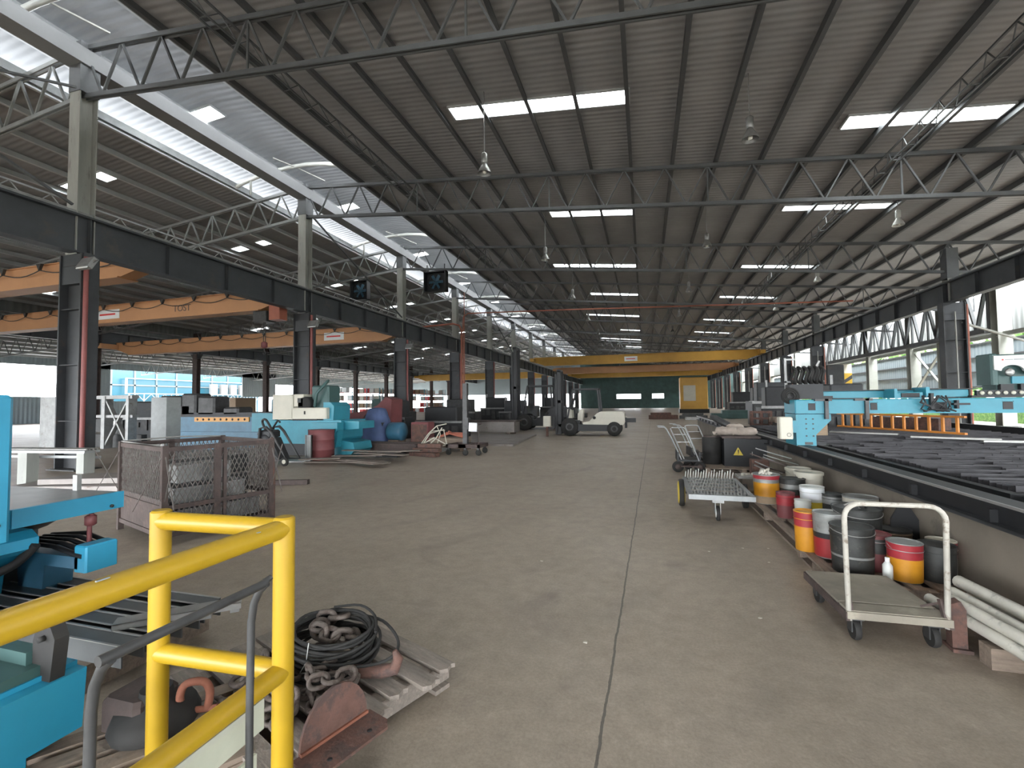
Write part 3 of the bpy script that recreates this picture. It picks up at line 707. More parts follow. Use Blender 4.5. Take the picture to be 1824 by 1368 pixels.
# red-brown upright pallet and lumber beyond
up_ = thing('upright_pallet', 'red-brown pallet standing on edge behind the near rail', 'pallet', (4.2, 20.3, 0), .1)
for x in (-.1, .25, .6):
    a = MB(); a.bx(x-.05, x+.05, -.08, .08, 0, 1.1); a.build('bearer', 'rust', up_)
a = MB()
for z in (.05, .3, .55, .8, 1.05): a.bx(-.15, .65, -.11, -.08, z-.04, z+.04)
a.build('slats', 'rust', up_)
for i in range(3):
    t = thing('timber_stack', ['lowest', 'middle', 'topmost'][i]+' bundle of dark timber offcuts right of the upright red-brown pallet', 'timber', (5.3, 19.6, .02+.3*i), .05*i, 'dark timber bundles')
    a = MB()
    for j in range(5): a.bx(-.5-.08*((i+j) % 3), .6, -.4+j*.17, -.27+j*.17, .06, .26)
    a.build('boards', 'wood', t)
    a = MB(); a.bx(-.4, -.3, -.42, .42, 0, .06); a.bx(.3, .4, -.42, .42, 0, .06); a.build('bearer', 'brown_steel', t)
# machines beyond the gantry on the right
def cabinet(x, y, w_, d_, h, m, label, seed, cat='machine'):
    random.seed(seed)
    t = thing('dark_machine', label, cat, (x, y, 0), 0)
    a = MB(); a.rbx(-w_/2, w_/2, -d_/2, d_/2, 0, h*.55, .04); a.rbx(-w_*.35, w_*.35, -d_*.35, d_*.35, h*.55, h, .05); a.build('body', m, t)
    for i in range(5):
        a = MB(); xx = -w_*.46+i*w_*.185; a.bx(xx, xx+w_*.13, -d_/2-.06, -d_/2+.02, h*random.uniform(.05, .3), h*random.uniform(.35, .52)); a.build('front_panel', 'dark_metal', t)
    a = MB(); a.bx(-w_*.5, w_*.5, -d_*.5-.1, -d_*.5, h*.5, h*.56); a.bar((-w_*.3, -d_*.3, h*.5), (-w_*.3, -d_*.3, h*1.15), .07); a.build('rail_and_post', 'grey_metal', t)
    return t
for i, (x, y, ww, dd, h, m) in enumerate(((6.4, 26.0, 1.6, 1.2, 2.2, 'black'), (7.4, 31.5, 2.2, 1.4, 2.6, 'steel_dark'), (9.6, 37.0, 2.2, 1.6, 2.3, 'black'), (9.8, 44.0, 2.4, 1.6, 2.6, 'steel_dark'), (10.0, 54.0, 2.6, 1.6, 2.4, 'black'), (7.0, 19.5, 1.5, 1.1, 2.1, 'steel_dark'), (14.3, 41.5, 1.7, 1.5, 4.2, 'steel_dark'))):
    cabinet(x, y, ww, dd, h, m, ['dark machine standing just beyond the timber stack', 'dark machine right of the far aisle, second beyond the gantry', 'black machine by the right columns, third beyond the gantry', 'dark machine by the right columns, fourth beyond the gantry', 'black machine by the right columns, farthest of the row', 'dark machine directly behind the hose bundle of the gantry', 'tall dark machine between the right columns and the striped column'][i], i+11)
yc_ = thing('yellow_machine', 'yellow machine cabinet far down the aisle on the right', 'machine', (5.8, 60.5, 0))
a = MB(); a.rbx(-1.6, 1.6, -.8, .8, .5, 4.4, .08); a.build('body', 'crane_yellow', yc_); a = MB(); a.bx(-1.7, 1.7, -.9, .9, 0, .5); a.build('base', 'black', yc_)
a = MB(); a.bx(-1.2, .2, -.84, -.80, 1.5, 3.4); a.build('panel', 'cream', yc_)
# low dark material lying across the far aisle
for i, (x0, x1, y, h, m, lb) in enumerate(((.3, 2.6, 40.5, .55, 'rust', 'low red-brown pile of steel across the far aisle'), (2.8, 5.0, 41.5, .45, 'dark_metal', 'low dark pile of steel beside the red-brown one in the far aisle'), (3.0, 4.6, 38.8, .22, 'bare_metal', 'pale flat stack lying before the dark pile in the far aisle'), (5.4, 11.5, 42, .7, 'green_dark', 'long low dark green barrier at the far right of the aisle'))):
    t = thing('steel_pile', lb, 'steel pile', ((x0+x1)/2, y, 0)); random.seed(40+i); L = x1-x0
    for j in range(3):
        a = MB(); a.box((random.uniform(-.1, .1), j*.5-.5, h*.3+.02), (L-.1*j, .45, h*.6), random.uniform(-.05, .05)); a.box((random.uniform(-.2, .2), j*.5-.5, h*.8), (L*.7, .3, h*.38), random.uniform(-.08, .08)); a.build('bundle', m, t)

# ================================================================ OVERHEAD CRANES
def crane(x0, x1, y, zb, zt, m, label, word=None, wx=.5, loops=True, face=-1, panel=None):
    t = thing('overhead_crane', label, 'overhead crane', ((x0+x1)/2, y, zb), 0, 'overhead cranes')
    L = x1-x0; h = zt-zb; e = 1.3
    a = MB(); a.prism([(-L/2, h*.45), (-L/2+e, 0), (L/2-e, 0), (L/2, h*.45), (L/2, h), (-L/2, h)], 'Y', -.22, .22); a.build('box_beam', m, t)
    a = MB(); a.bx(-L/2+e, L/2-e, -.30, .30, -.04, 0); a.bx(-L/2, L/2, -.28, .28, h, h+.03); a.build('flange', m, t)
    for s in (-1, 1):
        a = MB(); a.bx(s*L/2-.25, s*L/2+.25, -1.4, 1.4, h*.45, h*.85); a.build('end_carriage', m, t)
    if loops:
        a = MB(); n = 12
        pts = []
        for i in range(n):
            xx = -L/2+1+i*(L-2)/n
            a.prism([(xx-.12, h), (xx+.12, h), (xx, h-.22)], 'Y', -.42, -.34)
            for q in range(6): u = q/6; pts.append((xx+u*(L-2)/n, -.38, h-.20-.16*math.sin(PI*u)))
        a.tube(pts, .018, 5); a.build('festoon_cable', 'dark_metal', t)
    if word:
        text(word, .42, 'lettering', 'mark_dark', t, (wx*L, -.232, h*.45), (PI/2, 0, 0), .004)
    if panel is not None:
        a = MB(); a.bx(panel*L-.75, panel*L+.75, -.245, -.222, h*.2, h*.75); a.build('sign_plate', 'paper', t)
        a = MB(); a.bx(panel*L-.55, panel*L+.5, -.25, -.246, h*.42, h*.52); a.build('faded_lettering', 'mark_red', t)
    return t
XA, XB = -39.0, -14.35
crane(XA, XB, 15.66, 5.62, 6.42, 'crane_orange', 'nearest large orange crane beam across the left bay with a white plate', 'TOST', .27, panel=.02+.06)
crane(XA, XB, 25.2, 5.55, 6.45, 'crane_orange', 'second orange crane beam across the left bay, beyond the large one', None, panel=.30)
crane(XA, XB, 10.3, 5.62, 6.30, 'crane_orange', 'orange crane beam high at the left edge before the nearest column', None)
crane(XA, XB, 74, 5.6, 6.6, 'crane_yellow', 'yellow crane beam far down the left bay', None, loops=False)
crane(-13.3, 12.4, 56, 6.12, 7.12, 'crane_yellow', 'large yellow crane beam across the far end of the main bay', None, loops=False, panel=-.04)
crane(-13.2, 12.3, 70, 5.9, 6.8, 'crane_orange', 'orange crane beam just beyond the large yellow one', None, loops=False)
crane(-13.2, 12.3, 84, 5.9, 6.8, 'crane_yellow', 'farthest yellow crane beam in the main bay', None, loops=False)
hk = thing('crane_hoist', 'dark crane hoist with hook block hanging beside the second left column', 'hoist', (-15.6, 15.66, 5.0))
a = MB(); a.rbx(-.35, .35, -.3, .3, .1, .55, .03); a.build('motor', 'dark_metal', hk)
a = MB()
for x in (-.05, .05): a.tube([(x, 0, .1), (x, 0, -.75)], .015, 6)
a.build('wire_rope', 'dark_metal', hk)
a = MB(); a.lathe((0, 0, -1.0), [(.05, 0), (.13, .04), (.13, .22), (.05, .28)], 12); a.build('hook_block', 'maroon', hk)
a = MB(); a.tube([(0, 0, -1.0), (0, 0, -1.1), (.07, 0, -1.17), (.05, 0, -1.26), (-.03, 0, -1.27), (-.07, 0, -1.2)], .02, 7); a.build('hook', 'dark_metal', hk)
eb_ = MB((-14.2, 15.66, 5.25)); eb_.rbx(-14.75, -14.2, 15.0, 15.44, 5.05, 5.75, .02); tag(eb_.build('buffer_box', 'orange_pipe'), 'small orange box under the right end of the large orange crane beam', 'box')

# ================================================================ LAMPS, FANS, PIPES, FLOODLIGHTS
mat('lamp_glass', (0.72, 0.72, 0.66), 0.25, amt=0.03)
def bell(x, y, z, label, m='white_paint'):
    t = thing('bell_lamp', label, 'hanging lamp', (x, y, z), 0, 'bell lamps under the main roof')
    a = MB(); a.tube([(0, 0, .42), (0, 0, zmain(x)-z+.01)], .012, 5); a.build('suspension_rod', 'grey_metal', t)
    a = MB(); a.lathe((0, 0, .14), [(.065, 0), (.085, .02), (.085, .26), (.05, .30)], 14); a.build('ballast_housing', m, t)
    a = MB(); a.lathe((0, 0, -.14), [(.19, 0), (.185, .03), (.15, .12), (.09, .22), (.06, .28)], 18, 'Z', False); a.build('reflector', m, t)
    rf_ = [c for c in t.children if c.name.startswith('reflector')][0]
    a = MB(); a.lathe((0, 0, -.12), [(.0, -.03), (.05, -.01), (.06, .06), (.03, .14)], 12, 'Z', False); a.build('bulb', 'lamp_glass', rf_)
    return t
l0 = bell(-4.1, 11.6, 8.0, 'bell lamp hanging left of centre, nearest of its row', 'grey_metal')
for k in range(1, 10): dup(l0, (-4.1, 11.6+8*k, 8.0), 0, 'bell lamp of the left row under the main roof, %s from the camera' % ORD[k])
for k in range(0, 8): dup(l0, (2.6, 12+8*k, 8.0), 0, 'bell lamp of the middle row under the main roof, %s from the camera' % ORD[k])
l1 = bell(9.05, 19.7, 8.0, 'white bell lamp at the end of the second right skylight')
for k in range(1, 8): dup(l1, (9.05, 19.7+8.1*k, 8.0), 0, 'white bell lamp of the right row, %s from the camera' % ORD[k])
def fan(x, y, z, w_, h, label):
    t = thing('box_fan', label, 'fan', (x, y, z), 0, 'large box fans')
    a = MB(); a.bx(-w_/2, w_/2, -.2, .2, -h/2, -h/2+.06); a.bx(-w_/2, w_/2, -.2, .2, h/2-.06, h/2); a.bx(-w_/2, -w_/2+.06, -.2, .2, -h/2, h/2); a.bx(w_/2-.06, w_/2, -.2, .2, -h/2, h/2); a.bx(-w_/2, w_/2, .16, .2, -h/2, h/2); a.build('housing', 'black', t)
    a = MB()
    for i in range(6): q = 2*PI*i/6; a.box((.24*math.cos(q), 0, .24*math.sin(q)), (.40, .02, .16), 0, .4, -q)
    a.lathe((0, -.05, 0), [(.07, 0), (.07, .1)], 12, 'Y'); a.build('blades', 'blue', t)
    a = MB()
    for r in (.15, .3, .45): a.tube([(r*math.cos(q), -.19, r*math.sin(q)) for q in [2*PI*k/20 for k in range(20)]], .008, 4, True)
    for i in range(8): q = 2*PI*i/8; a.bar((0, -.19, 0), (.5*math.cos(q), -.19, .5*math.sin(q)), .012)
    a.build('guard', 'dark_metal', t)
    a = MB(); a.bar((-w_*.4, 0, h/2), (-w_*.4, 0, h/2+.42), .05); a.bar((w_*.4, 0, h/2), (w_*.4, 0, h/2+.42), .05); a.build('hanger', 'truss', t)
    return t
fan(-11.5, 23.9, 8.6, 1.38, 1.2, 'black box fan hanging under the roof truss right of the third left column')
fan(-16.6, 23.93, 8.5, 1.2, 1.2, 'dark box fan hanging under the left bay truss between the second and third columns')
op = thing('orange_pipework', 'orange pipe rising at the fourth left column and crossing high over the main bay', 'pipe', (-13.4, 31.4, 0))
a = MB(); a.tube([(.5, 0, .1), (.5, 0, 7.6), (.55, 0, 8.0), (.9, 0, 8.22), (8, 0, 8.0), (25.4, 0, 7.35)], .045, 8); a.build('long_pipe', 'orange_pipe', op)
a = MB(); a.tube([(.38, -.05, .1), (.38, -.05, 7.0), (.2, -.05, 7.35), (-.3, -.05, 7.5), (-4.4, -.05, 7.35)], .07, 8); a.tube([(.62, -.05, .1), (.62, -.05, 9.8)], .03, 6); a.build('riser', 'orange_pipe', op)
def flood(x, y, z, label, rz=0):
    t = thing('floodlight', label, 'floodlight', (x, y, z), rz, 'floodlights on the left columns')
    a = MB(); a.box((0, 0, 0), (.42, .12, .30), 0, -.5); a.build('housing', 'grey_metal', t)
    a = MB(); a.box((0, -.06, -.035), (.38, .02, .26), 0, -.5); a.build('lens', 'paper', t)
    a = MB(); a.bar((-.2, .1, .1), (-.2, 0, 0), .02); a.bar((.2, .1, .1), (.2, 0, 0), .02); a.bar((-.2, .1, .1), (.2, .1, .1), .02); a.build('bracket', 'dark_metal', t)
    return t
flood(-13.15, 7.73, 5.1, 'grey floodlight on the nearest left column under the girder')
f1 = flood(-13.15, 15.73, 4.9, 'floodlight on the second left column under the girder'); dup(f1, (-13.15, 23.73, 4.9), 0, 'floodlight on the third left column under the girder')

# ================================================================ RIGHT FLOOR: PAILS, TROLLEY, CARTS
def arc(cx, cz, r, a0, a1, n, f): return [f(cx+r*math.cos(a0+(a1-a0)*i/n), cz+r*math.sin(a0+(a1-a0)*i/n)) for i in range(n+1)]
def pallet(name, x, y, rz, L, W, nslat, h, label, m='wood', group=None, miss=()):
    t = thing(name, label, 'pallet', (x, y, 0), rz, group)
    for i in range(nslat):
        if i in miss: continue
        yy = -W/2+.05+i*(W-.1)/(nslat-1); j = random.uniform(-.02, .03)
        a = MB(); a.box((j, yy, h-.010), (L, .09, .02), random.uniform(-.015, .015)); a.build('slat', m, t)
    for x_ in (-L/2+.06, 0, L/2-.06):
        a = MB(); a.bx(x_-.045, x_+.045, -W/2, W/2, .02, h-.02); a.build('bearer', m, t)
    a = MB()
    for yy in (-W/2+.06, 0, W/2-.06): a.bx(-L/2, L/2, yy-.05, yy+.05, 0, .02)
    a.build('bottom_boards', m, t)
    return t
def pail(x, y, z, r, h, body, label, bands=(), handle=True, fill=None, lid=False, rag=False, rz=0.0, seed=0):
    t = thing('paint_pail', label, 'pail', (x, y, z), rz, 'pails on the pallets')
    a = MB(); a.lathe((0, 0, 0), [(r*.90, 0), (r*.92, .01), (r*.97, h*.5), (r, h*.97)], 26); a.lathe((0, 0, 0), [(r, h*.97), (r*1.03, h*.975), (r*1.03, h), (r*.95, h), (r*.93, h*.9)], 26, 'Z', False)
    a.build('body', body, t)
    for z0, z1, m in bands:
        a = MB(); k0, k1 = .915+.06*z0, .915+.07*z1; a.lathe((0, 0, 0), [(r*k0+.003, h*z0), (r*k1+.004, h*z1)], 26, 'Z', False); a.build('paint_band', m, t)
    a = MB(); a.lathe((0, 0, 0), [(r*1.0+.003, h*.80), (r+.006, h*.81), (r+.003, h*.82)], 26, 'Z', False); a.build('bead', body, t)
    if lid:
        a = MB(); a.lathe((0, 0, h), [(r*1.08, -.03), (r*1.09, .005), (r*1.0, .012), (r*.98, .004), (0.001, .004)], 26, 'Z', False); a.build('lid', 'cream', t)
    else:
        a = MB(); a.lathe((0, 0, h*.78), [(r*.96, 0), (.001, .01)], 20, 'Z', False); a.build('contents', fill or 'black', t)
    if rag:
        random.seed(seed)
        for i in range(9):
            a = MB(); q = random.uniform(0, 6.3); rr = random.uniform(0, r*.6); cx_, cy_ = rr*math.cos(q), rr*math.sin(q)
            a.tube([(cx_, cy_, h*.9), (cx_+random.uniform(-.05, .05), cy_+random.uniform(-.05, .05), h+.02+random.uniform(0, .03)), (cx_+random.uniform(-.08, .08), cy_+random.uniform(-.08, .08), h+.01)], [.03, .028, .012], 7); a.build('rag', 'rag', t)
    if handle:
        q = random.uniform(.2, .9)
        a = MB(); a.tube([(r*math.cos(p)*1.02, -abs(math.sin(p))*r*1.1*math.cos(q), h*.93-abs(math.sin(p))*r*.8*math.sin(q)) for p in [PI*k/12 for k in range(13)]], .0035, 6); a.build('wire_handle', 'bare_metal', t)
    return t
random.seed(21)
pallet('wooden_pallet', 1.90, 6.55, PI/2, 2.7, .92, 6, .12, 'long grey wooden pallet under the far group of paint pails')
pallet('wooden_pallet', 1.88, 4.68, PI/2, .98, .94, 6, .11, 'lower grey wooden pallet under the near group of paint pails')
pallet('wooden_pallet', 1.95, 10.9, 0, 1.5, .9, 6, .12, 'wooden pallet under the black box with the warning sign', 'wood')
pail(1.60, 7.12, .12, .165, .40, 'tin', 'orange-yellow pail with a red top band stuffed with white rags', ((.02, .26, 'wood_pale'), (.26, .72, 'paint_orange'), (.72, .96, 'paint_red')), False, rag=True, seed=4)
pail(1.90, 7.05, .12, .155, .36, 'tin_dark', 'dark open pail with a red base, right of the rag-filled pail', ((.02, .42, 'paint_red'), (.5, .8, 'tin')), False)
pail(2.17, 7.75, .12, .16, .40, 'cream', 'cream pail with a pale lid, farthest at the plinth', (), True, lid=True)
pail(2.15, 7.22, .12, .165, .42, 'cream', 'cream pail with a pale lid, nearer of the two lidded pails', (), True, lid=True)
pail(1.95, 6.45, .12, .13, .36, 'white_paint', 'white pail with a yellow patch on the label, in the middle of the pails', ((.12, .5, 'paint_yellow'), (.55, .95, 'paper')), False)
pail(2.14, 6.35, .12, .12, .30, 'tin_dark', 'small dark tin with an orange base behind the white pail', ((.02, .35, 'paint_orange'), (.6, .9, 'tin')), False)
w1 = pail(2.29, 6.02, .12, .165, .34, 'tin', 'wide grey tin with a printed dark band beside the plinth', ((.62, .95, 'cream'),), False, fill='cream')
a = MB()
for i in range(5):
    q = -PI/2-.6+i*.17; a.box((.171*math.cos(q), .171*math.sin(q), .10), (.012, .024, .035), q)
a.build('printed_mark', 'mark_grey', w1)
pail(1.62, 6.30, .12, .10, .30, 'maroon', 'small red-brown tin at the left edge of the far pallet', ((.5, .9, 'paint_red'),), False)
pail(1.74, 6.08, .12, .085, .26, 'white_paint', 'small white tin with a black mark before the white pail', ((.2, .5, 'black'),), False)
pail(1.46, 5.03, .11, .10, .37, 'paint_orange', 'narrow orange-yellow tin with a red top at the left of the near pallet', ((.62, .97, 'paint_red'),), False)
pail(1.60, 4.88, .11, .125, .40, 'tin', 'grey and red pail with a dark band at the left of the near pallet', ((.02, .44, 'red'), (.44, .56, 'black'), (.56, .97, 'tin')), False)
pail(1.86, 4.98, .11, .19, .44, 'tin_dark', 'large black open drum pail full of metal scraps', ((.3, .34, 'tin'),), True)
pail(1.64, 4.50, .11, .155, .38, 'tin_dark', 'dark dusty pail just behind the trolley handle', ((.35, .40, 'tin'),), True)
pail(1.84, 4.62, .11, .12, .30, 'maroon', 'dull red pail behind the left leg of the trolley handle', ((.5, .9, 'tin_dark'),), True)
pail(1.96, 4.40, .11, .115, .30, 'tin', 'orange pail with a red top band and a wire handle at the trolley deck', ((.02, .60, 'paint_orange'), (.60, .97, 'paint_red')), True)
pail(2.20, 4.46, .11, .12, .28, 'tin_dark', 'sooty black pail right of the orange pail', (), False)
pail(2.36, 4.72, .0, .10, .36, 'cream', 'white and red tin at the plinth behind the trolley handle', ((.62, .97, 'paint_red'),), False)
pail(2.22, 5.15, .11, .13, .22, 'tin_dark', 'low black tray pail behind the orange pail', ((.6, .9, 'wood_pale'),), True)
# scraps on and among the pails
random.seed(5)
for i, (x, y, z, lb) in enumerate(((1.86, 4.98, .52, 'bent pale rod sticking out of the large black pail'), (1.92, 5.02, .50, 'thin dark rod leaning in the large black pail'), (2.10, 5.5, .14, 'dark angle piece lying between the pail groups'))):
    a = MB((x, y, z)); a.tube([(x, y, z-.1), (x+.02, y-.03, z+.05), (x-.06+.03*i, y-.10, z+.09), (x-.14+.08*i, y-.12, z+.06)], .010, 6); tag(a.build('metal_rod', 'bare_metal' if i == 0 else 'dark_metal'), lb, 'metal rod')
bt = thing('spray_bottle', 'small white bottle lying against the orange pail', 'bottle', (1.80, 4.30, .11)); a = MB(); a.lathe((0, 0, 0), [(.03, 0), (.034, .02), (.034, .13), (.014, .16)], 12); a.build('body', 'white_paint', bt); a = MB(); a.lathe((0, 0, .16), [(.016, 0), (.016, .03)], 10); a.build('cap', 'paper', bt)
sh = thing('shovel_blade', 'black shovel blade standing against the plinth behind the near pails', 'shovel', (2.34, 5.25, .0)); a = MB(); a.prism([(-.12, .1), (.12, .1), (.13, .38), (.05, .52), (-.02, .55), (-.10, .40)], 'Y', -.01, .01); a.build('blade', 'black', sh); a = MB(); a.tube([(0, 0, .1), (-.02, -.02, .0)], .015, 6); a.build('socket', 'dark_metal', sh)
# platform trolley
pt = thing('platform_trolley', 'worn wooden platform trolley with a pale tube handle, beside the paint pails', 'trolley', (1.47, 3.79, 0), .04)
a = MB(); a.bx(-.27, .27, -.20, .35, .185, .205); a.bx(-.27, .27, -.35, -.225, .180, .205); a.build('deck', 'deck_wood', pt)
a = MB(); a.bx(-.28, .28, -.365, -.345, .155, .20); a.build('front_edge', 'deck_wood', pt)
a = MB(); a.bx(-.28, .28, .345, .365, .14, .19); a.bx(-.285, -.265, -.36, .36, .14, .19); a.bx(.265, .285, -.36, .36, .14, .19); a.build('frame', 'brown_steel', pt)
hp = [(-.262, -.34, .14), (-.268, -.345, .45), (-.272, -.35, .76)] + [(-.272+.09*(1-math.cos(q)), -.352, .79+.09*math.sin(q)) for q in [PI/2*k/5 for k in range(6)]] + [(.182+.09*math.sin(q), -.352, .79+.09*math.cos(q)) for q in [PI/2*k/5 for k in range(6)]] + [(.272, -.35, .76), (.268, -.345, .45), (.262, -.34, .14)]
mat('worn_paint', (0.33, 0.31, 0.27), 0.6, amt=0.15, sc=9, c2=(0.17, 0.14, 0.11), thr=0.58)
a = MB(); a.tube(hp, .0155, 12); a.build('handle', 'worn_paint', pt)
a = MB(); a.bar((-.25, -.34, .20), (-.25, -.30, .30), .02, .03); a.bar((.25, -.34, .20), (.25, -.30, .30), .02, .03); a.bar((.20, -.2, .21), (.27, -.33, .30), .012); a.build('handle_socket', 'brown_steel', pt)
for x in (-.21, .21):
    for y in (-.28, .28):
        a = MB(); a.lathe((x-.018, y, .062), [(.062, 0), (.066, .01), (.066, .026), (.062, .036)], 16, 'X'); wh = a.build('castor_wheel', 'rubber', pt)
        a = MB(); a.bx(x-.03, x-.022, y-.03, y+.03, .05, .135); a.bx(x+.022, x+.03, y-.03, y+.03, .05, .135); a.bx(x-.04, x+.04, y-.04, y+.04, .13, .14); a.build('fork', 'dark_metal', wh)
# white pipes and boards
random.seed(9)
brr = thing('steel_bearer', 'rusty plate standing upright beside the white pipes', 'steel plate', (1.80, 3.52, 0), -.05); a = MB(); a.prism([(-.02, 0), (.055, 0), (.055, .25), (.03, .30), (-.02, .28)], 'Y', -.035, .035); a.build('plate', 'rust', brr); a = MB(); a.bx(-.03, .07, -.06, .06, 0, .02); a.build('foot', 'rust', brr)
for i, (x0, y0, x1, y1, z0, r) in enumerate(((1.98, 3.86, 2.06, 1.4, .13, .034), (2.06, 3.80, 2.13, 1.3, .12, .036), (2.13, 3.92, 2.21, 1.3, .125, .036), (2.21, 3.9, 2.29, 1.3, .12, .036), (2.29, 4.0, 2.36, 1.3, .12, .036), (2.03, 3.7, 2.10, 1.2, .19, .034), (2.11, 3.85, 2.17, 1.25, .19, .035), (2.25, 4.05, 2.33, 1.3, .20, .042))):
    lb = ['lowest outer left white pipe of the bundle by the plinth', 'second white pipe from the left in the bottom layer', 'third white pipe from the left in the bottom layer', 'fourth white pipe from the left in the bottom layer', 'white pipe nearest the plinth in the bottom layer', 'left white pipe of the top layer', 'middle white pipe of the top layer', 'right thick white pipe of the top layer'][i]
    x0 -= .13; z0 += .04; x1 += .02
    p = MB((x0, y0, z0)); p.tube([(x0, y0, z0), ((x0*2+x1)/3, (y0*2+y1)/3, z0+.005), (x1, y1, z0-.01)], r, 12)
    m_ = mat('chalky_white', (0.50, 0.48, 0.42), 0.8, amt=0.2, sc=3, c2=(0.24, 0.23, 0.2), thr=0.60)
    tag(p.build('white_pipe', m_), lb, 'pipe', 'white pipes beside the plinth')
for i in range(2):
    a = MB((2.12, 3.4-1.6*i, 0)); a.bx(1.86, 2.40, 3.30-1.6*i, 3.40-1.6*i, 0, .12); tag(a.build('wood_bearer', 'wood'), ('far', 'near')[i]+' wooden bearer under the white pipes', 'wood block')

# rack cart
rk = thing('rack_cart', 'low silver rack cart with rows of teeth and one yellow wheel in the aisle', 'cart', (.90, 6.88, 0), -.02)
a = MB()
for y in (-.68, -.42, -.14, .14, .42, .68): a.bx(-.36, .36, y-.025, y+.025, .33, .36)
a.bx(-.38, -.33, -.7, .7, .31, .37); a.bx(.33, .38, -.7, .7, .31, .37); a.bx(-.38, .38, -.72, -.67, .31, .37); a.build('frame', 'galvanised', rk)
a = MB()
for j in range(5):
    for i in range(17):
        x = -.31+i*.039; y = -.55+j*.28
        a.bar((x, y-.10, .355), (x+.012, y-.02, .40), .008, .014); a.bar((x+.012, y+.02, .365), (x, y+.10, .355), .008, .014)
a.build('toothed_rows', 'bare_metal', rk, kind='stuff')
a = MB()
for i in range(19):
    x = -.34+i*.037; a.bar((x, .70, .35), (x+.012, .66, .46+.02*(i % 3)), .009, .012)
a.build('back_teeth', 'white_paint', rk, kind='stuff')
a = MB(); a.lathe((-.45, .35, .19), [(.06, 0), (.19, .0), (.195, .02), (.195, .05), (.19, .07), (.06, .07)], 24, 'X'); wy = a.build('large_wheel', 'rubber', rk, label='yellow wheel with a dark tyre')
a = MB(); a.lathe((-.465, .35, .19), [(.0, 0), (.15, .0), (.165, .01), (.165, .085), (.15, .095), (0, .095)], 24, 'X'); a.build('hub', 'paint_yellow', wy)
a = MB(); a.lathe((.42, .40, .17), [(.05, 0), (.17, .0), (.17, .05), (.05, .05)], 20, 'X'); a.build('large_wheel', 'rubber', rk)
a = MB(); a.lathe((-.04, -.46, .095), [(.03, 0), (.09, .0), (.095, .01), (.095, .03), (.09, .04), (.03, .04)], 20, 'X'); wv = a.build('front_castor', 'rubber', rk)
a = MB(); a.bx(-.055, -.045, -.50, -.40, .09, .24); a.bx(.005, .015, -.50, -.40, .09, .24); a.bx(-.09, .05, -.54, -.36, .24, .31); a.build('fork', 'grey_metal', wv)
a = MB(); a.lathe((-.045, -.46, .095), [(.0, 0), (.055, .0), (.055, .05), (0, .05)], 16, 'X'); a.build('hub', 'white_paint', wv)
a = MB(); a.bar((-.45, .35, .19), (.45, .40, .19), .03); a.bar((-.33, .35, .19), (-.33, .35, .33), .04); a.bar((.33, .38, .19), (.33, .38, .33), .04); a.build('axle', 'dark_metal', rk)
# black box with warning sign
bb = thing('control_box', 'black box with a yellow warning triangle, loaded with sacks, on a pallet', 'control box', (1.95, 11.0, .12))
a = MB(); a.prism([(-.32, 0), (.36, 0), (.62, .30), (.62, .58), (-.32, .60)], 'Y', -.2, .4); a.build('body', 'black', bb)
a = MB(); a.bx(-.36, .40, -.23, .42, .60, .64); a.build('lid', 'brown_steel', bb)
a = MB(); a.prism([(-.14, .24), (.05, .24), (-.045, .41)], 'Y', -.208, -.200); wsn = a.build('warning_sign', 'paint_yellow', bb, label='yellow warning triangle')
a = MB(); a.prism([(-.05, .29), (-.035, .29), (-.03, .36), (-.055, .36)], 'Y', -.212, -.208); a.bx(-.052, -.036, -.212, -.208, .265, .28); a.build('exclamation_mark', 'black', wsn)
a = MB(); a.bx(.22, .235, -.215, -.2, .24, .32); a.build('handle', 'grey_metal', bb)
sd = thing('black_drum', 'short black drum left of the box with the warning triangle', 'drum', (1.43, 11.2, .12)); a = MB(); a.lathe((0, 0, 0), [(.19, 0), (.2, .02), (.2, .2), (.19, .22), (.2, .24), (.2, .58), (.17, .60)], 20); a.build('body', 'rubber', sd); a = MB(); a.lathe((0, 0, .60), [(.17, 0), (.17, .03)], 20); a.build('lid', 'brown_steel', sd)
random.seed(15)
for i, (x, y, z, L, lb) in enumerate(((1.75, 11.05, .86, .5, 'left brown sack lying on the black box'), (2.12, 11.10, .85, .5, 'right brown sack lying on the black box'), (1.95, 11.30, .92, .4, 'brown sack on top at the back of the black box'))):
    s_ = thing('sack', lb, 'sack', (x, y, z), .3*i, 'brown sacks on the black box')
    a = MB(); a.tube([(-L/2, 0, -.03), (-L*.42, 0, 0), (-L*.2, .02, .01), (0, -.01, .0), (L*.25, .02, .005), (L*.42, 0, -.01), (L/2, 0, -.03)], [.03, .085, .10, .09, .10, .08, .03], 12); a.build('body', 'sack', s_)
    a = MB(); a.tube([(-L/2, 0, -.03), (-L/2-.05, .01, -.05)], [.03, .045], 8); a.build('tied_end', 'sack', s_)
tb = MB((1.6, 11.3, 1.0)); tb.tube([(1.50, 11.6, 1.16), (1.56, 11.5, 1.13), (1.80, 11.3, .98), (1.86, 11.25, .92)], [.05, .075, .075, .05], 14); tag(tb.build('dark_cylinder', 'dark_metal'), 'dark cylinder leaning on the sacks above the black box', 'cylinder')
